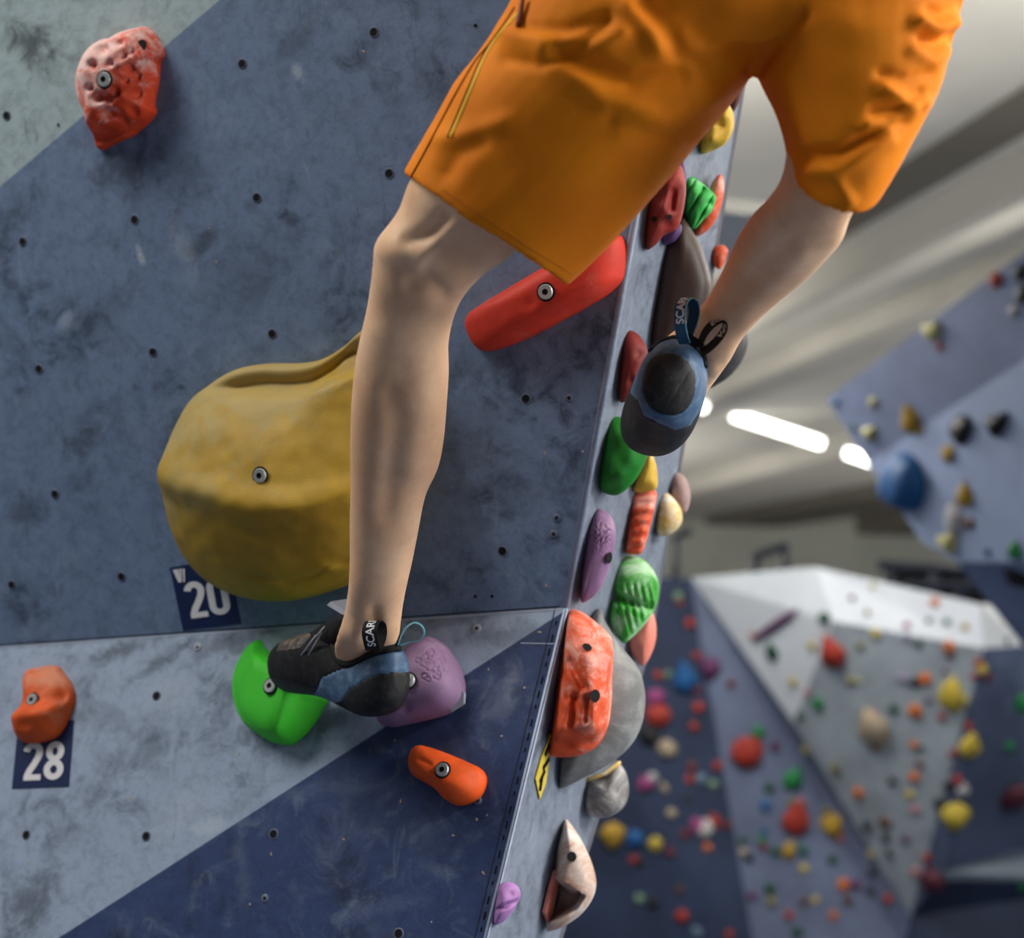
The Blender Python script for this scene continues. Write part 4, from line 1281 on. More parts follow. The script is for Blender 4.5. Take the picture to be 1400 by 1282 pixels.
for s in (-1, 1):
    body_parts.append(limb([head + side * s * .070 - ZV * .03, head + side * s * .082, head + side * s * .074 + ZV * .03], [(.008, .014), (.010, .02), (.006, .01)], 10, 2))  # ears
ARMS = []
for s, hx, hy in ((-1, 560, -560), (1, 1060, -640)):
    sh = chest + side * s * .19 + Vector((0, .02, .10))
    hand = P1.hit(hx, hy, off=0.11)
    el = (sh + hand) / 2 + side * s * .10 - fwd * .10
    wr = hand + (el - hand).normalized() * .09
    body_parts.append(limb([sh - side * s * .08, sh, sh * .5 + el * .5, el, el * .6 + wr * .4, wr, hand], [.05, .055, .046, .038, .040, .026, (.036, .018)], 18, 4))
    t = (hand - wr).normalized(); sd = t.cross(P1.n).normalized()
    for q in range(4):
        b0 = hand + sd * (q - 1.5) * .019
        L = (.062, .074, .069, .054)[q]
        body_parts.append(limb([b0 - t * .02, b0 + t * .02, b0 + t * (L * .55 + .01) - P1.n * .012, b0 + t * L - P1.n * .030], [.0095, .009, .0085, .007], 10, 3))
    b0 = hand - t * .03 - sd * s * .03
    body_parts.append(limb([b0, b0 - sd * s * .022 + t * .02, b0 - sd * s * .03 + t * .05 - P1.n * .01], [.012, .0105, .008], 10, 3))
me = remesh(body_parts, 0.005, 8, 0.5)
def leg_relief(p, co, n):
    x, y = p
    z = 0.0
    if n.dot(CAM - co) > 0 and x < 720 and y < 960:
        z += 0.007 * math.exp(-(((x - 552) / 30) ** 2 + ((y - 342) / 22) ** 2))                       # kneecap side
        z -= 0.007 * math.exp(-(poly_dist(p, [(560, 330), (590, 318), (606, 300)]) / 11) ** 2)           # hollow above the joint
        z += 0.004 * math.exp(-(poly_dist(p, [(570, 362), (600, 326), (615, 312)]) / 9) ** 2)            # hamstring tendon
        z -= 0.006 * math.exp(-(poly_dist(p, [(562, 388), (585, 384), (606, 402)]) / 12) ** 2)
        z -= 0.0042 * math.exp(-(poly_dist(p, [(533, 540), (543, 580), (534, 640), (530, 700)]) / 16) ** 2)   # between shin and calf
        z += 0.003 * math.exp(-(poly_dist(p, [(575, 500), (580, 570), (565, 640)]) / 18) ** 2)
        z += 0.007 * math.exp(-(((x - 487) / 12) ** 2 + ((y - 866) / 17) ** 2))                          # ankle bone
        z -= 0.005 * math.exp(-(poly_dist(p, [(512, 835), (514, 872), (505, 892)]) / 8) ** 2)
    elif n.dot(CAM - co) > 0 and x > 880 and y < 560:
        z -= 0.003 * math.exp(-(poly_dist(p, [(1080, 330), (1045, 362), (1000, 410)]) / 12) ** 2)
        z += 0.003 * math.exp(-(poly_dist(p, [(1095, 350), (1050, 392), (1015, 430)]) / 16) ** 2)
        z += 0.004 * math.exp(-(((x - 974) / 9) ** 2 + ((y - 502) / 11) ** 2))
    return z
displace(me, leg_relief)
body = obj_of('body', me, M_SKIN, person); body['label'] = 'bare legs with pale lightly tanned skin'

# ---- shirt above the frame, hair
M_SHIRT = simple('grey_tee', (96, 100, 108), 0.85, 0.2)
v, f = loft([ell(TORSO_C + Vector((0, 0, -.02)), .168, .115), ell(TORSO_C + SP * .15, .156, .105), ell(chest, .18, .115), ell(chest + SP * .12, .20, .112), ell(neck - Vector((0, 0, .055)), .12, .085), ell(neck - Vector((0, 0, .03)), .066, .066)], 32, 5, 2.2)
mesh_obj('shirt', v, f, M_SHIRT, person)
v, f = loft([ell(head + Vector((0, -.035, -.05)), .06, .055), ell(head + Vector((0, -.02, .0)), .081, .088), ell(head + Vector((0, -.008, .065)), .080, .096), ell(head + Vector((0, 0, .12)), .045, .06), ell(head + Vector((0, 0, .132)), .01, .01)], 24, 4, 2.0)
mesh_obj('hair', v, f, simple('brown_hair', (60, 42, 30), 0.7), person)

# ---- shorts
TEX = NT('orange_twill')
tc = TEX.n('ShaderNodeTexCoord').outputs['Object']
c = TEX.mix(TEX.ramp(TEX.noise(tc, 14, 4, 0.55), 0.3, 0.75), lin((230, 126, 0)), lin((240, 138, 0)))
TEX.color(c); TEX.rough(0.75, 0.25)
wv_ = TEX.n('ShaderNodeTexWave'); wv_.inputs['Scale'].default_value = 330; wv_.inputs['Distortion'].default_value = 1.0
TEX.l(tc, wv_.inputs['Vector'])
TEX.bump(wv_.outputs['Fac'], 0.12, 0.0008)
M_SHORTS = TEX.m
def hollow_tube(secs, depth_in=2, wall=0.0065):
    """tube whose first section is an open hem: an inner lining runs back up inside"""
    S = []
    base = []
    for s in secs:
        a, b, d = s[0], s[1], s[2]
        A = P(a[0], a[1], d); B = P(b[0], b[1], d)
        c = (A + B) / 2; u = (B - A) / 2
        sag = s[4] if len(s) > 4 else (0, 0)
        wv = (CAM - c).normalized(); wv = (wv - u.normalized() * wv.dot(u.normalized())).normalized() * s[3]
        wv = wv + RT * (sag[0] / FPX * d) - UP * (sag[1] / FPX * d)
        base.append((c, u, wv))
    def shrink(q):
        c, u, wv = q
        return (c, u * (1 - wall / u.length), wv * (1 - wall / wv.length))
    c0, u0, w0 = shrink(base[0])
    pts = [shrink(base[depth_in]), shrink(base[1])] if depth_in > 1 else [shrink(base[1])]
    inner = loft(pts + [shrink(base[0])], 40, 4, 2.2, False)
    outer = loft(base, 40, 4, 2.2, False)
    V, F = join_data([inner, outer])
    ni = len(inner[0]); seg = 40
    for k in range(seg):                       # hem fold
        a = ni - seg + k; b = ni - seg + (k + 1) % seg
        F.append((a, b, ni + (k + 1) % seg, ni + k))
    b = len(V); V.append(pts[0][0]); V.append(base[-1][0])
    for k in range(seg):
        F.append((b, (k + 1) % seg, k))
        F.append((b + 1, len(inner[0]) + len(outer[0]) - seg + k, len(inner[0]) + len(outer[0]) - seg + (k + 1) % seg))
    return V, F
SL = [((552, 238), (776, 391), 1.695, 0.098), ((572, 203), (812, 357), 1.685, 0.103), ((598, 160), (850, 318), 1.675, 0.110), ((624, 112), (900, 262), 1.665, 0.118),
      ((655, 72), (955, 196), 1.655, 0.124), ((690, 18), (1003, 138), 1.645, 0.128), ((720, -40), (1040, 85), 1.64, 0.13), ((760, -110), (1080, 20), 1.64, 0.12)]
SR = [((1077, 230), (1199, 254), 1.60, 0.075, (-4, 44)), ((1073, 198), (1224, 212), 1.595, 0.085, (-2, 39)), ((1062, 160), (1250, 165), 1.595, 0.095, (0, 30)), ((1047, 128), (1278, 112), 1.60, 0.105, (0, 20)),
      ((1030, 88), (1290, 62), 1.605, 0.115, (0, 10)), ((1005, 40), (1305, 10), 1.61, 0.12), ((975, -20), (1322, -45), 1.615, 0.125), ((940, -90), (1325, -110), 1.62, 0.12)]
PV = [((830, 60), (1200, 60), 1.625, 0.10), ((760, 0), (1285, -5), 1.625, 0.125), ((735, -80), (1310, -95), 1.63, 0.135), ((740, -170), (1285, -185), 1.64, 0.130), ((770, -250), (1230, -262), 1.65, 0.122)]
me = remesh([hollow_tube(SL), hollow_tube(SR), sections_px(PV, 44, 5, 2.3)], 0.0042, 5, 0.5)
FOLDS = [   # polyline in the photo, half width px, height mm (ridges +, valleys -)
    ([(700, 48), (760, 62), (830, 58), (850, 45)], 15, 7), ([(690, 80), (740, 88), (800, 62), (830, 30)], 9, -5), ([(720, 40), (780, 40), (830, 22)], 9, -4),
    ([(745, 75), (790, 108), (830, 140), (900, 150), (960, 128)], 18, 6), ([(765, 72), (800, 88), (860, 110), (930, 100)], 13, -8), ([(850, 170), (920, 160), (985, 128)], 14, 4),
    ([(840, 165), (900, 185), (940, 190)], 14, -4), ([(860, 10), (890, 45), (900, 65)], 14, 6), ([(880, 5), (915, 40), (930, 75), (960, 90)], 13, -6),
    ([(610, 235), (625, 210), (655, 192)], 15, -5), ([(600, 190), (640, 185), (690, 165)], 13, 4),
    ([(640, 300), (700, 270), (800, 230), (880, 175)], 30, 3),
    ([(1050, 125), (1065, 170), (1100, 215)], 14, -4), ([(1085, 105), (1100, 160), (1110, 200)], 16, 4),
    ([(1110, 235), (1150, 232), (1190, 205), (1215, 190)], 11, 6), ([(1105, 210), (1150, 208), (1200, 178), (1235, 165)], 9, -7), ([(1120, 228), (1145, 250), (1160, 275)], 10, 5),
    ([(1185, 172), (1215, 172), (1245, 150)], 9, 7), ([(1195, 150), (1225, 148), (1258, 128)], 8, -6), ([(1210, 122), (1240, 140), (1262, 138)], 9, 7), ([(1205, 100), (1240, 110), (1270, 100)], 8, -4),
    ([(1255, 30), (1275, 42), (1300, 30)], 10, 9), ([(1262, 50), (1285, 60), (1300, 50)], 8, -8), ([(1270, 15), (1290, 22), (1315, 5)], 8, -6), ([(1250, 70), (1275, 85), (1290, 70)], 10, 5),
    ([(1030, 103), (1044, 82), (1068, 56), (1100, 20)], 9, -7), ([(960, 25), (1010, 35), (1060, 20)], 22, -3), ([(1100, 20), (1180, 40), (1260, 20)], 26, 3),
]
def folds(p, co, n):
    if n.dot(CAM - co) <= -0.02: return 0.0
    z = 0.0
    for pl, hw, h in FOLDS:
        d = poly_dist(p, pl)
        if d < hw * 2.5:
            z += h * 0.001 * math.exp(-(d / hw) ** 2)
    z += 0.0009 * noise.noise(co * 26)
    return z
displace(me, folds)
shorts = obj_of('shorts', me, M_SHORTS, person); shorts['label'] = 'bright orange woven shorts'
SB = bvh_of(me)
def strip_on(bvh, pts, w, name, mat, parent, n=40, lift=0.0008, taper=False):
    """narrow ribbon laid on a garment along photo points"""
    path = catmull([Vector((x, y, 0)) for x, y in pts], n, False)
    L = []
    for q in path:
        h = cast(bvh, q.x, q.y)
        if h[0] is not None: L.append((h[0], h[1] if h[1].dot(CAM - h[0]) > 0 else -h[1]))
    v = []; f = []
    for i, (p, nn) in enumerate(L):
        t = (L[min(i + 1, len(L) - 1)][0] - L[max(i - 1, 0)][0]).normalized()
        q = t.cross(nn).normalized() * w / 2
        v += [p - q + nn * lift * .3, p - q * .6 + nn * lift * 1.6, p + q * .6 + nn * lift * 1.6, p + q + nn * lift * .3]
    for i in range(len(L) - 1):
        for k in range(3):
            f.append((4 * i + k, 4 * i + k + 1, 4 * i + 4 + k + 1, 4 * i + 4 + k))
    return mesh_obj(name, v, f, mat, parent)
M_SEAMO = simple('seam_brown', (96, 44, 8), 0.8, 0.1)  # dark brown of the side seam and zip edge
M_ZIP = simple('yellow_zip_tape', (240, 186, 30), 0.6)
M_PULL = simple('rust_pull', (130, 58, 28), 0.6)
strip_on(SB, [(561, 244), (580, 210), (600, 172), (628, 120), (650, 84), (668, 62), (690, 32), (704, 10)], 0.0022, 'side_seam', M_SEAMO, shorts, 60)
strip_on(SB, [(616, 187), (630, 155), (648, 112), (660, 84), (676, 56), (694, 34), (708, 18)], 0.0052, 'zip_pocket', M_ZIP, shorts, 50)
strip_on(SB, [(612, 188), (626, 155), (644, 112), (656, 84), (672, 56)], 0.0010, 'zip_edge', M_SEAMO, shorts, 40)
for pts in ([(556, 236), (600, 268), (680, 322), (776, 384)],):
    strip_on(SB, [(x + 5, y - 9) for x, y in pts[1:]], 0.0012, 'hem_stitch', simple('hem_thread', (196, 104, 8), 0.8), shorts, 50, 0.0004)
h = cast(SB, 712, 16)
if h[0] is not None:
    nn = h[1]; a = P(715, -4, (h[0] - CAM).dot(FW) - 0.006); b = P(709, 37, (h[0] - CAM).dot(FW) - 0.010)
    v, f = tube_data([a, a * .7 + b * .3, a * .4 + b * .6, b * .9 + a * .1, b], 0.003, 10, [0.0026, 0.0028, 0.0030, 0.0042, 0.0030])
    mesh_obj('zip_pull', v, f, M_PULL, shorts)

# ---- climbing shoes
RUB = NT('black_rubber')
tc = RUB.n('ShaderNodeTexCoord').outputs['Object']
n1 = RUB.noise(tc, 60, 5, 0.65)
RUB.color(RUB.mix(RUB.ramp(n1, 0.45, 0.75), lin((17, 18, 20)), lin((50, 50, 50)))); RUB.rough(0.62, 0.4); RUB.bump(RUB.noise(tc, 300, 3), 0.3, 0.001)
M_RUB = RUB.m
BL = NT('blue_rand')
tc = BL.n('ShaderNodeTexCoord').outputs['Object']
BL.color(BL.mix(BL.ramp(BL.noise(tc, 70, 5, 0.65), 0.4, 0.75), lin((60, 88, 120)), lin((100, 128, 156)))); BL.rough(0.5, 0.4)
M_BLUE = BL.m
KN = NT('black_knit')
tc = KN.n('ShaderNodeTexCoord').outputs['Object']
KN.color(KN.mix(KN.ramp(KN.noise(tc, 90, 4, 0.6), 0.4, 0.75), lin((14, 15, 19)), lin((34, 36, 42)))); KN.rough(0.8, 0.3); KN.bump(KN.noise(tc, 700, 2), 0.4, 0.001)
M_KNIT = KN.m
M_TOE = NT('scuffed_toe'); tc = M_TOE.n('ShaderNodeTexCoord').outputs['Object']
M_TOE.color(M_TOE.mix(M_TOE.ramp(M_TOE.noise(tc, 80, 5), 0.4, 0.7), lin((60, 56, 54)), lin((118, 106, 100)))); M_TOE.rough(0.5); M_TOE = M_TOE.m
M_WEB = simple('black_webbing', (20, 20, 22), 0.8, 0.3)
M_WEBB = simple('petrol_webbing', (20, 62, 88), 0.7, 0.3)
M_TEAL = simple('teal_edge', (120, 186, 206), 0.6)
M_PRINT = simple('silver_print', (206, 208, 212), 0.5)
M_GREYF = simple('grey_tongue_tab', (150, 158, 172), 0.7)

def split_mesh(me, zones, default):
    """cut the shoe shell into its panels: each panel a mesh of its own, by outlines on the shoe seen from its outer side"""
    V = [v.co.copy() for v in me.vertices]
    out = {}
    for p in me.polygons:
        c = sum((V[i] for i in p.vertices), Vector()) / len(p.vertices)
        q = proj(c)
        k = default
        for nm, test in zones:
            if test(q, c): k = nm; break
        out.setdefault(k, []).append(tuple(p.vertices))
    res = {}
    for k, F in out.items():
        mp_ = {}; v = []; f = []
        for q in F:
            r = []
            for i in q:
                if i not in mp_: mp_[i] = len(v); v.append(V[i])
                r.append(mp_[i])
            f.append(tuple(r))
        m = bpy.data.meshes.new(k); m.from_pydata([tuple(x) for x in v], [], f); m.update()
        m.polygons.foreach_set('use_smooth', [True] * len(m.polygons)); res[k] = m
    return res

def swell(me, amt):
    me.update()
    nr = [Vector(v.normal) for v in me.vertices]
    for v, n in zip(me.vertices, nr): v.co = v.co + n * amt

def band(path, wdir, w, thick, name, mat, parent, closed=False):
    """webbing strip swept along world points, width along wdir"""
    wdir = Vector(wdir).normalized()
    v = []; f = []
    n = len(path)
    for i, p in enumerate(path):
        t = (path[min(i + 1, n - 1)] - path[max(i - 1, 0)]).normalized()
        nn = t.cross(wdir).normalized()
        for a, b in ((-1, -1), (1, -1), (1, 1), (-1, 1)):
            v.append(p + wdir * a * w / 2 + nn * b * thick / 2)
    for i in range(n - 1):
        for k in range(4):
            f.append((4 * i + k, 4 * i + (k + 1) % 4, 4 * i + 4 + (k + 1) % 4, 4 * i + 4 + k))
    f.append((0, 1, 2, 3)); f.append(tuple(4 * (n - 1) + k for k in (3, 2, 1, 0)))
    o = mesh_obj(name, v, f, mat, parent, False); fix_normals(o); return o

def text_on_band(txt, path, wdir, w, lift, size, start, parent, mat, flip=1, vflip=1):
    """lettering bent along a webbing strip: baseline runs along the strip"""
    cu = bpy.data.curves.new('lettering', 'FONT'); cu.body = txt; cu.size = 1.0; cu.offset = 0.02
    o = bpy.data.objects.new('lettering', cu); COL.objects.link(o)
    bpy.context.view_layer.update()
    me = bpy.data.meshes.new_from_object(o.evaluated_get(bpy.context.evaluated_depsgraph_get()))
    bpy.data.objects.remove(o)
    bm = bmesh.new(); bm.from_mesh(me); bmesh.ops.triangulate(bm, faces=bm.faces); bmesh.ops.subdivide_edges(bm, edges=bm.edges, cuts=1); bm.to_mesh(me); bm.free()
    L = [0.0]
    for i in range(1, len(path)): L.append(L[-1] + (path[i] - path[i - 1]).length)
    wdir = Vector(wdir).normalized()
    xs = [v.co.x for v in me.vertices]; x0 = min(xs)
    for v in me.vertices:
        s = start + flip * (v.co.x - x0) * size
        s = max(0, min(L[-1] - 1e-6, s))
        i = max(k for k in range(len(L)) if L[k] <= s); i = min(i, len(path) - 2)
        t = (s - L[i]) / (L[i + 1] - L[i] + 1e-9)
        p = path[i].lerp(path[i + 1], t); tg = (path[i + 1] - path[i]).normalized()
        nn = tg.cross(wdir).normalized() * lift
        v.co = p + wdir * vflip * (v.co.y - 0.36) * size + nn
    return obj_of('lettering', me, mat, parent)

# lower shoe: sections run from toe to heel, (top px, bottom px, distance, half width)
LS = [((380, 899), (381, 913), 2.2, 0.0124), ((386, 882), (390, 934), 2.188, 0.0288), ((398, 872), (404, 945), 2.169, 0.0391), ((416, 866), (422, 948), 2.144, 0.0443), ((436, 862), (442, 950), 2.117, 0.0453), ((456, 868), (460, 956), 2.096, 0.0422), ((477, 884), (480, 967), 2.074, 0.0381), ((500, 891), (502, 978), 2.052, 0.0361), ((519, 887), (521, 979), 2.03, 0.035), ((534, 884), (536, 973), 2.014, 0.0309), ((542, 888), (543, 960), 2.001, 0.0185), ((545, 903), (546, 942), 1.998, 0.0082)]
def shoe_loft(L):
    S = []
    for a, b, d, hw in L:
        A = P(a[0], a[1], d); B = P(b[0], b[1], d); c = (A + B) / 2; u = (B - A) / 2
        S.append((c, u, hw))
    R = []
    for i, (c, u, hw) in enumerate(S):
        t = (S[min(i + 1, len(S) - 1)][0] - S[max(i - 1, 0)][0]).normalized()
        R.append((c, u, t.cross(u).normalized() * hw))
    return loft(R, 32, 4, 2.4)
me = remesh([shoe_loft(LS)], 0.0022, 4, 0.5)
def rim(p, co, n):
    z = 0.0
    d = poly_dist(p, [(432, 946), (440, 926), (475, 911), (515, 895), (549, 889)]); z -= 0.0012 * math.exp(-(d / 1.4) ** 2)
    d = poly_dist(p, [(468, 957), (478, 942), (503, 926), (522, 920), (553, 918)]); z -= 0.0012 * math.exp(-(d / 1.4) ** 2)
    d = poly_dist(p, [(521, 920), (515, 950), (512, 978)]); z -= 0.0008 * math.exp(-(d / 1.2) ** 2)
    if 398 < p[0] < 440 and p[1] < 925:
        for x in (404, 411, 422, 432):
            z -= 0.0007 * math.exp(-((p[0] - x - 0.1 * (p[1] - 900)) / 1.3) ** 2)
    return z
displace(me, rim)
rand_zone = [(428, 952), (440, 926), (475, 911), (515, 895), (560, 887), (560, 918), (522, 920), (503, 926), (478, 942), (468, 957), (455, 962)]
heel_zone = [(468, 957), (478, 942), (503, 926), (522, 920), (565, 918), (565, 990), (490, 990)]
toe_zone = [(378, 890), (386, 870), (400, 868), (420, 862), (425, 868), (412, 884), (392, 888)]
SHOE1_DATA = ([v.co.copy() for v in me.vertices], [tuple(p.vertices) for p in me.polygons])
parts = split_mesh(me, [('heel_rubber', lambda q, c: inside(q, heel_zone)), ('blue_rand', lambda q, c: inside(q, rand_zone)), ('toe_patch', lambda q, c: inside(q, toe_zone)),
                        ('sole', lambda q, c: q[1] > 930 + (q[0] - 385) * 0.24 and q[0] < 440)], 'upper')
shoe1 = obj_of('climbing_shoe', parts.pop('upper'), M_KNIT, person); shoe1['label'] = 'black and blue climbing shoe on the lower foot'
for k, m in parts.items():
    obj_of(k, m, {'heel_rubber': M_RUB, 'blue_rand': M_BLUE, 'toe_patch': M_TOE, 'sole': M_RUB}[k], shoe1)
# tongue and collar wrapped round the ankle
v, f = sections_px([((402, 884), (444, 915), 2.143, 0.030), ((420, 868), (452, 906), 2.122, 0.033), ((442, 852), (462, 890), 2.095, 0.034), ((458, 842), (470, 868), 2.075, 0.030), ((464, 838), (472, 852), 2.068, 0.026)], 24, 5, 2.2)
me = remesh([(v, f)], 0.0025, 4); obj_of('tongue', me, M_KNIT, shoe1)
BODYB = bvh_of(body.data)
SHOEB = BVHTree.FromPolygons(*SHOE1_DATA)
def near_d(bvhs, px, py, default):
    r = [(h[0] - CAM).dot(FW) for h in (cast(b, px, py) for b in bvhs) if h[0] is not None]
    return min(r) if r else default
def draped(bvhs, pts, r, name, mat, parent, lift=0.001, n=30):
    path = catmull([Vector((x, y, 0)) for x, y in pts], n, False)
    dd = [near_d(bvhs, q.x, q.y, None) for q in path]
    last = next(x for x in dd if x)
    W = []
    for q, x in zip(path, dd):
        last = x or last
        W.append(P(q.x, q.y, last - lift))
    for _ in range(3):
        W = [W[0]] + [(W[i - 1] + W[i] * 2 + W[i + 1]) / 4 for i in range(1, len(W) - 1)] + [W[-1]]
    v, f = tube_data(W, r, 8)
    return mesh_obj(name, v, f, mat, parent)
draped([BODYB, SHOEB], [(452, 868), (455, 885), (462, 903), (476, 909), (498, 899), (514, 892), (530, 889), (547, 886)], 0.0045, 'collar', M_WEB, shoe1)
for i, (a, b) in enumerate((((412, 896), (432, 868)), ((419, 900), (440, 864)), ((424, 880), (444, 856)))):
    pa, pb = P(*a, 2.080 - i * .004), P(*b, 2.065)
    v, f = tube_data([pa, (pa + pb) / 2 + (CAM - pa).normalized() * .004, pb], 0.0011, 6); mesh_obj('lace', v, f, M_GREYF, shoe1)
v, f = prism([P(447, 827, 2.094), P(452, 822, 2.092), P(478, 818, 2.079), P(480, 840, 2.073), P(468, 840, 2.077), P(455, 832, 2.086)], Vector((0, .006, 0)))
o = mesh_obj('tongue_tab', v, f, M_GREYF, shoe1, False); fix_normals(o)
# black heel band and pull loops
dH = min(near_d([BODYB, SHOEB], x, 886, 2.0) for x in (512, 520, 530, 540)) - 0.003
pth = catmull([P(511, 888, dH), P(522, 887, dH - .001), P(535, 885, dH + .002), P(548, 884, dH + .016)], 12, False)
band(pth, UP, 0.0085, 0.002, 'heel_band', M_WEB, shoe1)
dL = min(near_d([BODYB, SHOEB], x, y, 2.0) for x in (500, 508, 516, 524) for y in (852, 864, 876, 886)) - 0.014
lp = catmull([P(510, 888, dL), P(507, 877, dL - .010), P(505, 865, dL - .014), P(507, 854, dL - .010), P(511, 849, dL), P(517, 853, dL + .008), P(519, 864, dL + .011), P(517, 876, dL + .006), P(513, 887, dL + .002)], 50, False)
band(lp, RT + UP * 0.06, 0.020, 0.0014, 'pull_loop', M_WEB, shoe1)
text_on_band('SCARPA', lp, RT + UP * 0.06, 0.02, -0.0011, 0.0150, 0.008, shoe1, M_PRINT, 1, -1)
lp = catmull([P(544, 882, dH + .012), P(549, 868, dH + .008), P(556, 857, dH + .006), P(567, 851, dH + .006), P(577, 856, dH + .006), P(580, 866, dH + .008), P(573, 875, dH + .012), P(560, 878, dH + .016), P(546, 882, dH + .018)], 50, False)
band(lp, (CAM - lp[0]).normalized() + RT * 0.05, 0.014, 0.0022, 'pull_loop', M_TEAL, shoe1)

# higher shoe: seen straight at the heel, toes pointing into the wall on the green hold
def ring(cx, cy, rx, ry, d, rot=0.0):
    c = P(cx, cy, d); k = d / FPX
    ax = (RT * math.cos(rot) + UP * math.sin(rot)); ay = (-RT * math.sin(rot) + UP * math.cos(rot))
    return (c, ax * rx * k, ay * ry * k)
ro = math.radians(-16)
HS = [ring(914, 528, 8, 10, 1.752, ro), ring(914, 527, 30, 38, 1.758, ro), ring(915, 525, 41, 54, 1.772, ro), ring(917, 526, 47, 63, 1.80, ro), ring(916, 532, 49, 70, 1.835, ro),
      ring(912, 543, 50, 72, 1.875, ro), ring(906, 556, 50, 66, 1.92, ro), ring(896, 570, 46, 54, 1.965, ro), ring(886, 580, 36, 40, 2.005, ro), ring(880, 586, 18, 22, 2.03, ro)]
me = remesh([loft(HS, 40, 4, 2.2)], 0.0022, 4, 0.5)
oval = catmull([Vector((x, y, 0)) for x, y in [(880, 512), (888, 492), (905, 483), (925, 484), (942, 497), (950, 515), (949, 540), (940, 558), (925, 567), (905, 566), (888, 556), (878, 536)]], 50)
oval = [(p.x, p.y) for p in oval]
low = [(845, 520), (872, 548), (880, 568), (905, 580), (925, 588), (945, 580), (958, 560), (985, 560), (985, 660), (845, 660)]
oval_c = oval + [oval[0]]
def rim2(p, co, n):
    if n.dot(CAM - co) < 0: return 0
    z = -0.0014 * math.exp(-(poly_dist(p, oval_c) / 1.5) ** 2)
    z -= 0.0014 * math.exp(-(poly_dist(p, [(872, 548), (880, 568), (905, 580), (925, 588), (945, 580), (958, 560)]) / 1.5) ** 2)
    z -= 0.0007 * math.exp(-(poly_dist(p, [(916, 550), (928, 530), (946, 500)]) / 1.0) ** 2)
    z -= 0.0007 * math.exp(-(poly_dist(p, [(925, 535), (935, 536), (948, 522)]) / 1.0) ** 2)
    if inside(p, oval): z += 0.0015
    return z
displace(me, rim2)
near = lambda c: (c - CAM).dot(FW) < 1.90
SHOE2_B = bvh_of(me)
parts = split_mesh(me, [('heel_rubber', lambda q, c: inside(q, oval) and (c - CAM).dot(FW) < 1.83), ('toe_rubber', lambda q, c: inside(q, low) or (c - CAM).dot(FW) > 1.93),
                        ('blue_rand', lambda q, c: (c - CAM).dot(FW) < 1.885)], 'upper')
shoe2 = obj_of('climbing_shoe', parts.pop('upper'), M_KNIT, person); shoe2['label'] = 'black and blue climbing shoe on the higher foot, heel towards us'
for k, m in parts.items():
    obj_of(k, m, {'heel_rubber': M_RUB, 'toe_rubber': M_RUB, 'blue_rand': M_BLUE}[k], shoe2)
draped([BODYB, SHOE2_B], [(890, 480), (898, 471), (908, 466), (924, 462), (942, 466), (957, 477), (962, 490), (964, 502)], 0.0042, 'collar', M_WEB, shoe2)
d2 = min(near_d([BODYB, SHOE2_B], x, y, 1.8) for x, y in ((930, 464), (940, 464), (950, 468), (960, 478), (966, 470), (975, 460), (985, 450), (940, 450), (945, 430))) - 0.004
band(catmull([P(934, 459, d2), P(948, 466, d2), P(961, 477, d2 + .004)], 8, False), UP + RT * .6, 0.0105, 0.002, 'heel_band', M_WEB, shoe2)
lp = catmull([P(936, 470, d2), P(931, 454, d2 - .010), P(929, 434, d2 - .014), P(931, 416, d2 - .010), P(938, 408, d2), P(946, 412, d2 + .006), P(949, 426, d2 + .008), P(946, 442, d2 + .006), P(941, 456, d2 + .003), P(938, 468, d2 + .001)], 60, False)
wd = (RT + UP * 0.05).normalized()
band(lp, wd, 0.0135, 0.0014, 'pull_loop', M_WEBB, shoe2)
text_on_band('SCARPA', lp, wd, 0.0135, -0.0011, 0.0135, 0.028, shoe2, M_PRINT, 1, -1)
v, f = tube_data([p + wd * 0.0067 for p in lp], 0.0009, 6); mesh_obj('loop_edge', v, f, M_TEAL, shoe2)
lp = catmull([P(956, 474, d2), P(963, 456, d2 - .002), P(973, 444, d2 - .003), P(984, 437, d2 - .004), P(991, 439, d2 - .006), P(991, 449, d2 - .012), P(983, 462, d2 - .016), P(970, 475, d2 - .012), P(959, 482, d2 - .006)], 60, False)
wd = (RT * .30 - UP * .42 + (CAM - lp[0]).normalized() * .75).normalized()
band(lp, wd, 0.0150, 0.0014, 'pull_loop', M_WEB, shoe2)
text_on_band('SCARPA', lp, wd, 0.015, -0.0011, 0.0125, 0.030, shoe2, M_PRINT, 1, 1)
text_on_band('SCARPA', lp, wd, 0.015, 0.0011, 0.0125, 0.030, shoe2, M_PRINT, 1, 1)
# ================================================================ small holds on the far walls
PAL = {'red': (190, 58, 42), 'dark red': (130, 44, 44), 'orange': (236, 122, 50), 'yellow': (226, 200, 70), 'pale yellow': (226, 220, 150), 'mustard': (206, 164, 50),
       'olive': (150, 140, 84), 'green': (34, 150, 78), 'dark green': (20, 84, 54), 'pale green': (140, 176, 140), 'teal': (44, 110, 100), 'blue': (26, 104, 176),
       'grey-blue': (120, 146, 172), 'purple': (112, 50, 104), 'lavender': (178, 166, 196), 'magenta': (178, 74, 140), 'pink': (222, 142, 150), 'white': (224, 222, 224),
       'beige': (196, 178, 152), 'brown': (110, 70, 54), 'black': (26, 28, 32), 'dark grey': (66, 68, 74), 'burgundy': (92, 30, 50)}
PALM = {k: simple('far_hold_' + k.replace(' ', '_').replace('-', '_'), tuple(x * 0.72 for x in v), 0.6, 0.3) for k, v in PAL.items()}
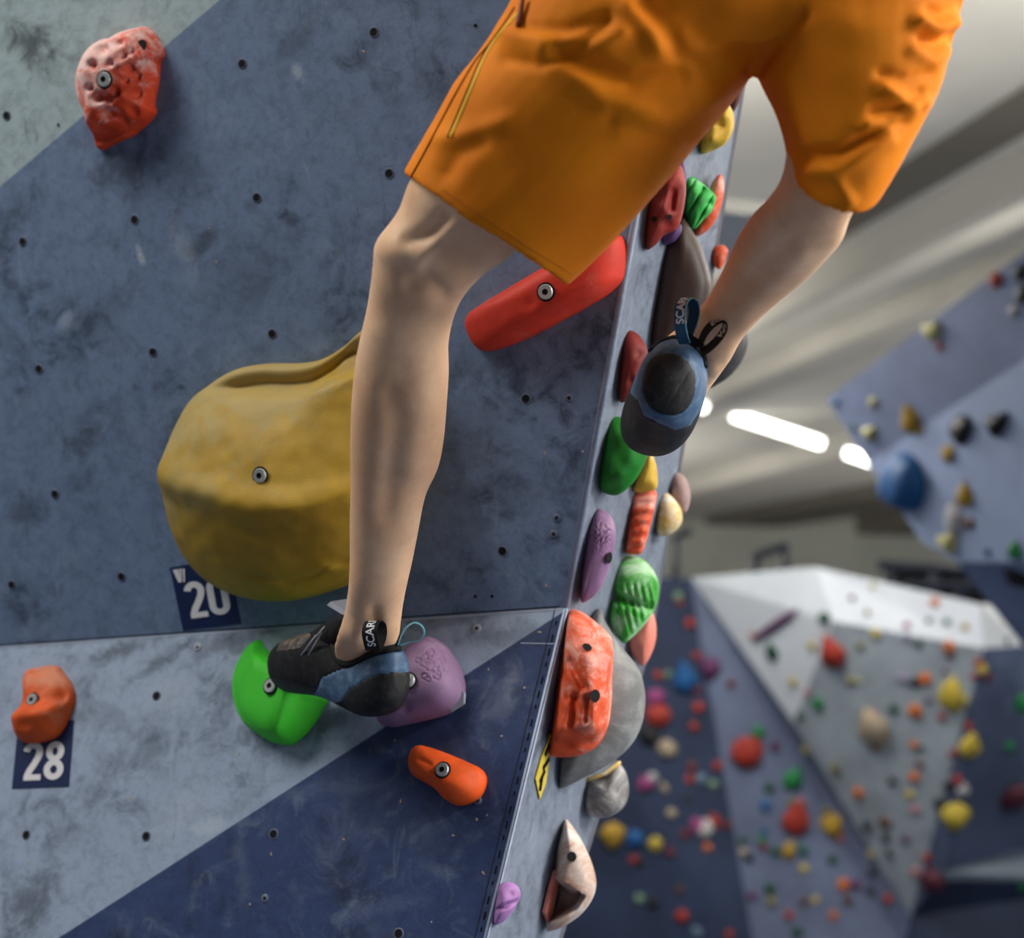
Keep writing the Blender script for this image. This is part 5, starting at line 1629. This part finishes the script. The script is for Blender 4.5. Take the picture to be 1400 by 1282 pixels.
def lump(seed, kind):
    rnd = random.Random(seed)
    bm = bmesh.new()
    bmesh.ops.create_icosphere(bm, subdivisions=3, radius=1.0)
    off = Vector((seed * 3.1, 1.7, 0))
    for q in bm.verts:
        c = q.co.copy()
        k = 1 + 0.22 * noise.noise(c * 1.3 + off) + 0.10 * noise.noise(c * 3 + off)
        if kind == 'jug':          # hollowed top
            k -= 0.25 * math.exp(-((c.x) ** 2 + (c.y - 0.5) ** 2 + (c.z - 0.8) ** 2) / 0.25)
        if kind == 'cone':
            c.x *= 1 - 0.8 * max(0, c.y + 0.15) / 1.15
            c.y *= 1.25
        if kind == 'crescent':
            c.y += 0.75 * (c.x ** 2) - 0.35
            c.y *= 0.8
        if kind == 'drop':
            c.x *= 1 - 0.5 * max(0, -c.y); c.y *= 1.25 if c.y < 0 else 0.9
        q.co = c * k
        q.co.z = max(q.co.z * 0.75, -0.12)
    me = bpy.data.meshes.new('lump_' + kind)
    bm.to_mesh(me); bm.free()
    me.polygons.foreach_set('use_smooth', [True] * len(me.polygons))
    return me
LUMPS = {}
def lump_me(kind, seed, colour):
    key = (kind, seed, colour)
    if key not in LUMPS:
        b = LUMPS.get((kind, seed))
        if b is None:
            b = LUMPS[(kind, seed)] = lump(seed, kind)
        m = b.copy(); m.materials.append(PALM[colour]); LUMPS[key] = m
    return LUMPS[key]
FARH = """927 815 12 pale green|930 824 8 red|943 852 14 red|953 896 12 red|971 912 30 purple drop|936 925 36 blue|900 923 12 red|913 921 10 pale green|999 935 12 dark red|953 943 12 dark red|955 967 16 red|949 993 13 red|896 953 24 magenta|900 978 34 red jug|888 1004 30 black|1059 855 34 purple sausage|1028 868 8 orange|1055 890 22 dark green|1127 845 18 dark green|1110 882 13 yellow|1084 933 13 yellow|1104 947 11 pink|1118 962 18 green|1093 978 13 dark green|1037 1001 18 green|1021 1028 44 red round|1138 890 40 red cone|1165 817 9 purple|1193 801 9 pale yellow|1186 837 9 olive|1278 823 13 orange|1270 848 9 dark grey|1295 850 10 teal|1320 856 10 mustard|1375 849 12 red|1377 875 10 dark grey|1240 855 10 magenta|1240 870 12 lavender|1256 880 12 dark green|1197 866 14 yellow|1176 883 12 olive|1298 883 17 orange|1298 897 10 brown|1292 917 8 purple|1233 927 14 lavender|1251 932 14 black|1265 928 18 orange|1162 930 13 olive|1174 931 8 pale yellow|1302 948 42 yellow cone|1319 956 14 pale yellow|1269 957 10 purple|1251 972 20 orange|1222 968 14 dark green|1288 980 12 red|1337 905 12 red|1343 915 15 yellow|1332 924 10 red|1351 927 12 dark red|1397 960 26 green|1387 984 10 dark grey|1324 992 12 red|1193 992 48 beige cone|1189 997 12 brown|1195 974 10 pink|1326 1018 32 yellow cone|912 1024 26 beige jug|883 1070 22 magenta|892 1063 14 white|908 1076 13 beige|943 1065 13 red|959 1065 16 grey-blue|975 1072 12 pale green|981 1046 14 red|946 1048 14 dark red|940 1091 12 dark grey|918 1112 14 beige|976 1121 18 red|964 1132 26 white|953 1128 22 magenta|994 1128 12 dark red|936 1140 13 dark red|967 1158 12 orange|896 1153 20 yellow|916 1165 13 dark red|867 1174 12 red|876 1178 12 black|868 1145 24 blue|838 1140 34 mustard drop|930 1216 13 brown|874 1228 13 pale green|894 1233 16 black|932 1252 18 red|952 1273 15 grey-blue|997 1277 12 red|1059 1020 14 purple|1102 1025 13 yellow|1085 1063 28 green|1052 1077 15 dark green|1047 1101 16 blue|1089 1117 40 red cone|1096 1096 12 pink|1081 1096 10 olive|1045 1136 10 blue|1041 1148 11 green|1043 1157 12 dark red|1016 1149 12 dark green|1016 1164 12 beige|1024 1173 13 black|1079 1161 22 mustard|1060 1164 14 dark green|1098 1161 16 teal|1099 1187 12 yellow|1054 1214 16 dark green|1055 1232 14 olive|1028 1224 13 purple|1079 1251 12 red|1100 1232 12 brown|1115 1230 10 yellow|1090 1273 15 dark green|1380 1020 14 green|1304 1029 12 red|1250 1018 12 orange|1258 1022 10 teal|1197 1022 12 orange|1256 1044 12 brown|1250 1062 15 orange|1221 1067 12 black|1174 1084 17 orange|1142 1050 16 olive|1244 1086 12 yellow|1251 1106 12 pink|1309 1066 14 red|1317 1079 18 white|1297 1075 16 black|1286 1098 22 dark grey|1306 1114 40 yellow drop|1391 1086 38 burgundy|1210 1124 18 brown|1185 1128 16 dark grey|1211 1146 12 black|1216 1167 12 dark grey|1238 1147 11 purple|1191 1167 13 yellow|1138 1128 34 mustard jug|1147 1143 15 pink|1130 1108 12 olive|1267 1172 14 red|1275 1204 34 burgundy|1252 1191 14 pink|1153 1209 17 orange|1170 1209 15 purple|1189 1218 14 dark grey|1159 1230 13 brown|1214 1229 14 red|1139 1251 12 orange|1138 1175 13 dark green|1397 1211 14 green|1193 1191 14 dark grey"""
RIGHTH = """1362 383 22 red|1396 372 22 black|1398 402 28 dark grey|1387 424 18 white|1275 450 32 pale yellow crescent|1285 473 12 red|1143 550 12 blue|1194 549 16 pale yellow|1190 590 26 pale yellow crescent|1167 584 10 green|1245 572 34 mustard cone|1259 588 10 mustard|1315 586 40 black jug|1365 577 40 black crescent|1297 620 25 mustard|1240 660 84 blue teardrop|1320 676 30 mustard cone|1305 707 36 white|1326 715 18 brown|1297 738 36 pale yellow crescent|1293 761 10 beige|1305 771 12 white|1350 755 12 blue|1388 752 26 green|1393 788 40 black"""
ORD = ['topmost', 'second', 'third', 'fourth', 'fifth', 'sixth', 'seventh', 'eighth', 'ninth', 'tenth', 'eleventh', 'twelfth', 'thirteenth', 'fourteenth', 'fifteenth', 'sixteenth', 'seventeenth', 'eighteenth', 'nineteenth', 'twentieth']
def wall_hit(px, py, tris):
    d = ray(px, py); best = None
    from mathutils.geometry import intersect_ray_tri
    for a, b, c, nm in tris:
        h = intersect_ray_tri(a, b, c, d, CAM, True)
        if h and (best is None or (h - CAM).length < (best[0] - CAM).length):
            n = (b - a).cross(c - a).normalized()
            if n.dot(CAM - h) < 0: n = -n
            best = (h, n, nm)
    return best
def scatter(spec, tris, group):
    rec = []
    for i, s in enumerate(spec.split('|')):
        w = s.split(' ')
        x, y, sz = int(w[0]), int(w[1]), int(w[2])
        kinds = ('jug', 'cone', 'crescent', 'drop', 'sausage', 'round', 'teardrop')
        kind = w[-1] if w[-1] in kinds else None
        colour = ' '.join(w[3:-1] if kind else w[3:])
        h = wall_hit(x, y, tris)
        if h is None: continue
        rec.append((y, x, sz, colour, kind, h, i))
    rec.sort()
    count = {}
    tot = {}
    for r in rec: tot[(r[3], r[5][2])] = tot.get((r[3], r[5][2]), 0) + 1
    for (y, x, sz, colour, kind, (hp_, n, nm), i) in rec:
        k = (colour, nm); j = count.get(k, 0); count[k] = j + 1
        size = 'tiny' if sz < 12 else 'small' if sz < 20 else 'mid-sized' if sz < 30 else 'large'
        if tot[k] == 1: lab = '%s %s hold, the only %s one on the %s' % (size, colour, colour, nm)
        elif j == 0: lab = '%s %s hold, topmost of the %s ones on the %s' % (size, colour, colour, nm)
        else: lab = '%s %s hold, %s %s one from the top on the %s' % (size, colour, ORD[min(j, 19)], colour, nm)
        me = lump_me('drop' if kind == 'teardrop' else kind if kind and kind != 'sausage' else ('round', 'cone', 'jug', 'drop')[i % 4] if not kind else 'round', i % 5, colour)
        o = bpy.data.objects.new('climbing_hold', me); COL.objects.link(o)
        z = n; u = (ZV - z * ZV.dot(z)).normalized(); r_ = u.cross(z)
        dist = (hp_ - CAM).dot(FW)
        s = sz / FPX * dist / 2
        rot = random.Random(i).uniform(-0.9, 0.9) if kind != 'sausage' else -0.30
        if kind in ('cone', 'drop', 'crescent'): rot *= 0.3
        if kind == 'teardrop': rot = -1.45
        sx = s * (3.0 if kind == 'sausage' else 1); sy = s * (0.36 if kind == 'sausage' else 1)
        M = Matrix.Identity(4)
        for a in range(3):
            M[a][0] = r_[a]; M[a][1] = u[a]; M[a][2] = z[a]; M[a][3] = hp_[a]
        o.matrix_world = M @ Matrix.Rotation(-rot if kind == 'sausage' else rot, 4, 'Z') @ Matrix.Diagonal((sx, sy, s * (0.5 if kind == 'sausage' else 0.9), 1))
        tag(o, lab, 'climbing hold', group)
scatter(FARH, FAR_TRIS, 'small holds on the far walls')
scatter(RIGHTH, R_TRIS, 'holds on the tilted blue wall')
